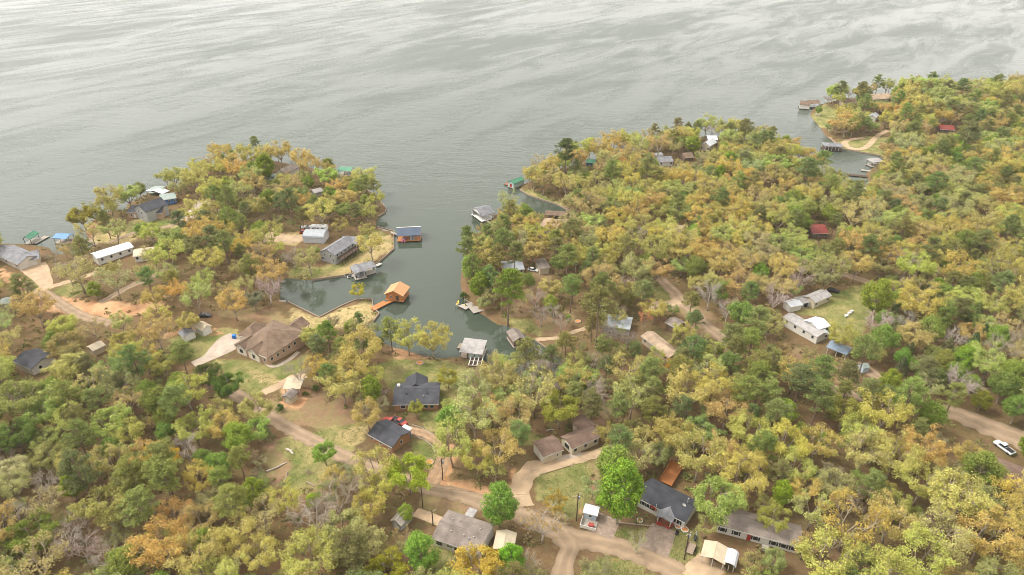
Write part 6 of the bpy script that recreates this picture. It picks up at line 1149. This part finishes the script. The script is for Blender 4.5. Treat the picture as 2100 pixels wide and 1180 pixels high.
# ---- the trees past the limit: one mass, scattered on points over the shapes of trees that stand in the wood
def wood_mass(name, ts):
    if not ts: return
    by = {}
    for t_ in ts: by.setdefault((t_['shp'], t_['k']), []).append(t_)
    LEAF2 = leafmat('mass_leaves', ramp_cols=[GOLD, (.33,.25,.05), AMBER, (.4,.3,.06), PALE, (.36,.24,.07), GOLD])
    me = bpy.data.meshes.new(name); o = bpy.data.objects.new(name, me); COL.objects.link(o); struct(o, 'stuff')
    me.from_pydata([(t_['x'], t_['y'], t_['z']) for t_ in ts], [], [])
    keys = sorted(by); ix = {k: i for i, k in enumerate(keys)}
    A = me.attributes.new('which', 'INT', 'POINT'); A.data.foreach_set('value', [ix[(t_['shp'], t_['k'])] for t_ in ts])
    A = me.attributes.new('size', 'FLOAT_VECTOR', 'POINT'); A.data.foreach_set('vector', [v for t_ in ts for v in ((t_['dia']/SHP[t_['shp']][t_['k']][3],)*2 + (t_['h']/SHP[t_['shp']][t_['k']][2],))])
    A = me.attributes.new('tint', 'FLOAT_COLOR', 'POINT'); A.data.foreach_set('color', [v for t_ in ts for v in (*t_['col'], 1)])
    A = me.attributes.new('turn', 'FLOAT_VECTOR', 'POINT'); A.data.foreach_set('vector', [v for t_ in ts for v in (0, 0, random.uniform(0, 6.283))])
    ng = bpy.data.node_groups.new(name, 'GeometryNodeTree'); ng.interface.new_socket('Geometry', in_out='INPUT', socket_type='NodeSocketGeometry'); ng.interface.new_socket('Geometry', in_out='OUTPUT', socket_type='NodeSocketGeometry')
    L, N = ng.links.new, ng.nodes.new
    gi, go_ = N('NodeGroupInput'), N('NodeGroupOutput'); mp = N('GeometryNodeMeshToPoints'); L(gi.outputs[0], mp.inputs['Mesh']); io = N('GeometryNodeInstanceOnPoints'); L(mp.outputs[0], io.inputs['Points'])
    g2i = N('GeometryNodeGeometryToInstance')
    for k in reversed(keys):
        T = firsts[k]; jn = N('GeometryNodeJoinGeometry')
        for ch in T.children:
            oi = N('GeometryNodeObjectInfo'); oi.transform_space = 'ORIGINAL'; oi.inputs['Object'].default_value = ch
            src = oi.outputs['Geometry']
            if ch.name.startswith('crown'):
                sm = N('GeometryNodeSetMaterial'); sm.inputs['Material'].default_value = LEAF2; L(src, sm.inputs['Geometry']); src = sm.outputs[0]
            L(src, jn.inputs[0])
        gg = N('GeometryNodeGeometryToInstance'); L(jn.outputs[0], gg.inputs[0]); L(gg.outputs[0], g2i.inputs[0]) if False else None
        T['_n'] = 0; del T['_n']; keys_out.append(gg)
    jj = N('GeometryNodeJoinGeometry')
    for gg in keys_out: L(gg.outputs[0], jj.inputs[0])
    L(jj.outputs[0], io.inputs['Instance']); io.inputs['Pick Instance'].default_value = True
    for nm, sock, ty in (('which', 'Instance Index', 'INT'), ('size', 'Scale', 'FLOAT_VECTOR'), ('turn', 'Rotation', 'FLOAT_VECTOR')):
        na = N('GeometryNodeInputNamedAttribute'); na.data_type = ty; na.inputs['Name'].default_value = nm
        L([s for s in na.outputs if s.enabled and s.name == 'Attribute'][0], io.inputs[sock])
    L(io.outputs[0], go_.inputs[0])
    md = o.modifiers.new('wood', 'NODES'); md.node_group = ng
    return o
keys_out = []
wood_mass('far_wood', mass)

# ---- undergrowth: one mass of low brush on the wooded ground
C, N, rs = [], [], np.random.RandomState(9)
for x, y in np.column_stack([rs.uniform(-330, 470, 22000), rs.uniform(82, 600, 22000)]):
    d_ = shore(x, y)
    if d_ < .5: continue
    z = ground(x, y); px, py, dep = project(x, y, z)
    if px < -40 or px > 2140 or py > 1230: continue
    op = in_open(px, py)
    if op and not (d_ < 3 and rs.rand() < .12): continue
    if (np.hypot(PATHA[:, 0]-x, PATHA[:, 1]-y) < PATHA[:, 2] + .3).any() or blocked(x, y, 1): continue
    r = rs.uniform(.5, 2.0); n = int(10 + 16*r); q_ = rs.normal(0, 1, (n, 3)); q_ /= np.linalg.norm(q_, axis=1)[:, None]; q_[:, 2] = abs(q_[:, 2])*.8
    C.append(np.array([x, y, z]) + q_*r*rs.uniform(.5, 1, n)[:, None]); N.append(q_ + np.array([0, 0, .5]))
m = bpy.data.materials.new('brush_leaves'); m.use_nodes = True; t = m.node_tree; B = t.nodes['Principled BSDF']; B.inputs['Roughness'].default_value = .9; B.inputs['Specular IOR Level'].default_value = .1
g_ = t.nodes.new('ShaderNodeNewGeometry'); n_ = t.nodes.new('ShaderNodeTexNoise'); n_.inputs['Scale'].default_value = .09; n_.inputs['Detail'].default_value = 4; t.links.new(g_.outputs['Position'], n_.inputs['Vector'])
ma = t.nodes.new('ShaderNodeMath'); ma.operation = 'MULTIPLY_ADD'; ma.inputs[1].default_value = .35; t.links.new(g_.outputs['Random Per Island'], ma.inputs[0]); t.links.new(n_.outputs[0], ma.inputs[2])
r = t.nodes.new('ShaderNodeValToRGB'); e = r.color_ramp.elements; e.new(.5); e.new(.7)
for i, (p_, c_) in enumerate(((.42, (.11,.16,.035)), (.58, (.17,.18,.05)), (.74, (.22,.15,.075)), (.95, (.3,.23,.1)))): e[i].position = p_; e[i].color = (*c_, 1)
t.links.new(ma.outputs[0], r.inputs[0]); t.links.new(r.outputs[0], B.inputs['Base Color'])
o = bpy.data.objects.new('undergrowth', leaf_mesh('undergrowth', np.concatenate(C), np.concatenate(N), .5, .8, 4, m)); COL.objects.link(o); struct(o, 'stuff')

# ---- grass tufts and verge weeds: one mass
C, N = [], []
GR = [(np.array(g_, float), np.array(g_, float).min(0), np.array(g_, float).max(0)) for g_ in GREEN + DRY]
for V, lo, hi in GR:
    n = int(min(1500, (hi[0]-lo[0])*(hi[1]-lo[1])*.12))
    P = np.column_stack([rs.uniform(lo[0], hi[0], n), rs.uniform(lo[1], hi[1], n)]); P = P[inside(P, V)]
    for px, py in P:
        p = at(px, py)
        if shore(p.x, p.y) < 1.2 or (np.hypot(PATHA[:, 0]-p.x, PATHA[:, 1]-p.y) < PATHA[:, 2] - .7).any(): continue
        k = rs.randint(2, 6); C.append(np.array([p.x, p.y, p.z + .06]) + rs.normal(0, .35, (k, 3))*np.array([1, 1, .08])); N.append(np.tile([0, -.25, 1.0], (k, 1)))
for x, y, hw in PATHA:
    if rs.rand() < .75 and hw > 1.6:
        for _ in range(3):
            a_ = rs.uniform(0, 6.283); q_ = (x + math.cos(a_)*(hw - .75 + rs.uniform(-.2, .5)), y + math.sin(a_)*(hw - .75 + rs.uniform(-.2, .5)))
            if (np.hypot(PATHA[:, 0]-q_[0], PATHA[:, 1]-q_[1]) < PATHA[:, 2] - 1.1).any(): continue
            C.append(np.array([[q_[0], q_[1], ground(*q_) + .12]]) + rs.normal(0, .25, (4, 3))*np.array([1, 1, .1])); N.append(np.tile([0, 0, 1.0], (4, 1)))
m = bpy.data.materials.new('tuft_blades'); m.use_nodes = True; t = m.node_tree; B = t.nodes['Principled BSDF']; B.inputs['Roughness'].default_value = .95; B.inputs['Specular IOR Level'].default_value = .05
g_ = t.nodes.new('ShaderNodeNewGeometry'); r = t.nodes.new('ShaderNodeValToRGB'); e = r.color_ramp.elements; e.new(.4); e.new(.7)
for i, (p_, c_) in enumerate(((0, (.1,.125,.035)), (.4, (.15,.165,.05)), (.7, (.24,.2,.085)), (1, (.33,.265,.125)))): e[i].position = p_; e[i].color = (*c_, 1)
t.links.new(g_.outputs['Random Per Island'], r.inputs[0]); t.links.new(r.outputs[0], B.inputs['Base Color'])
o = bpy.data.objects.new('grass_tufts', leaf_mesh('grass_tufts', np.concatenate(C), np.concatenate(N), 0.24, .6, 8, m)); COL.objects.link(o); struct(o, 'stuff')

# ---- air over the lake
HAZE = 0.00006
if HAZE > 0:
    b = MB().box(-3000, 3000, -100, 6000, -1.0 - 2.2, 146.0); hm = bpy.data.materials.new('haze'); hm.use_nodes = True; t = hm.node_tree; t.nodes.clear()
    vo = t.nodes.new('ShaderNodeVolumePrincipled'); vo.inputs['Color'].default_value = (.95, .95, .95, 1); vo.inputs['Density'].default_value = HAZE; vo.inputs['Anisotropy'].default_value = 0.0
    ou = t.nodes.new('ShaderNodeOutputMaterial'); t.links.new(vo.outputs[0], ou.inputs['Volume']); struct(b.build('haze', hm), 'stuff')
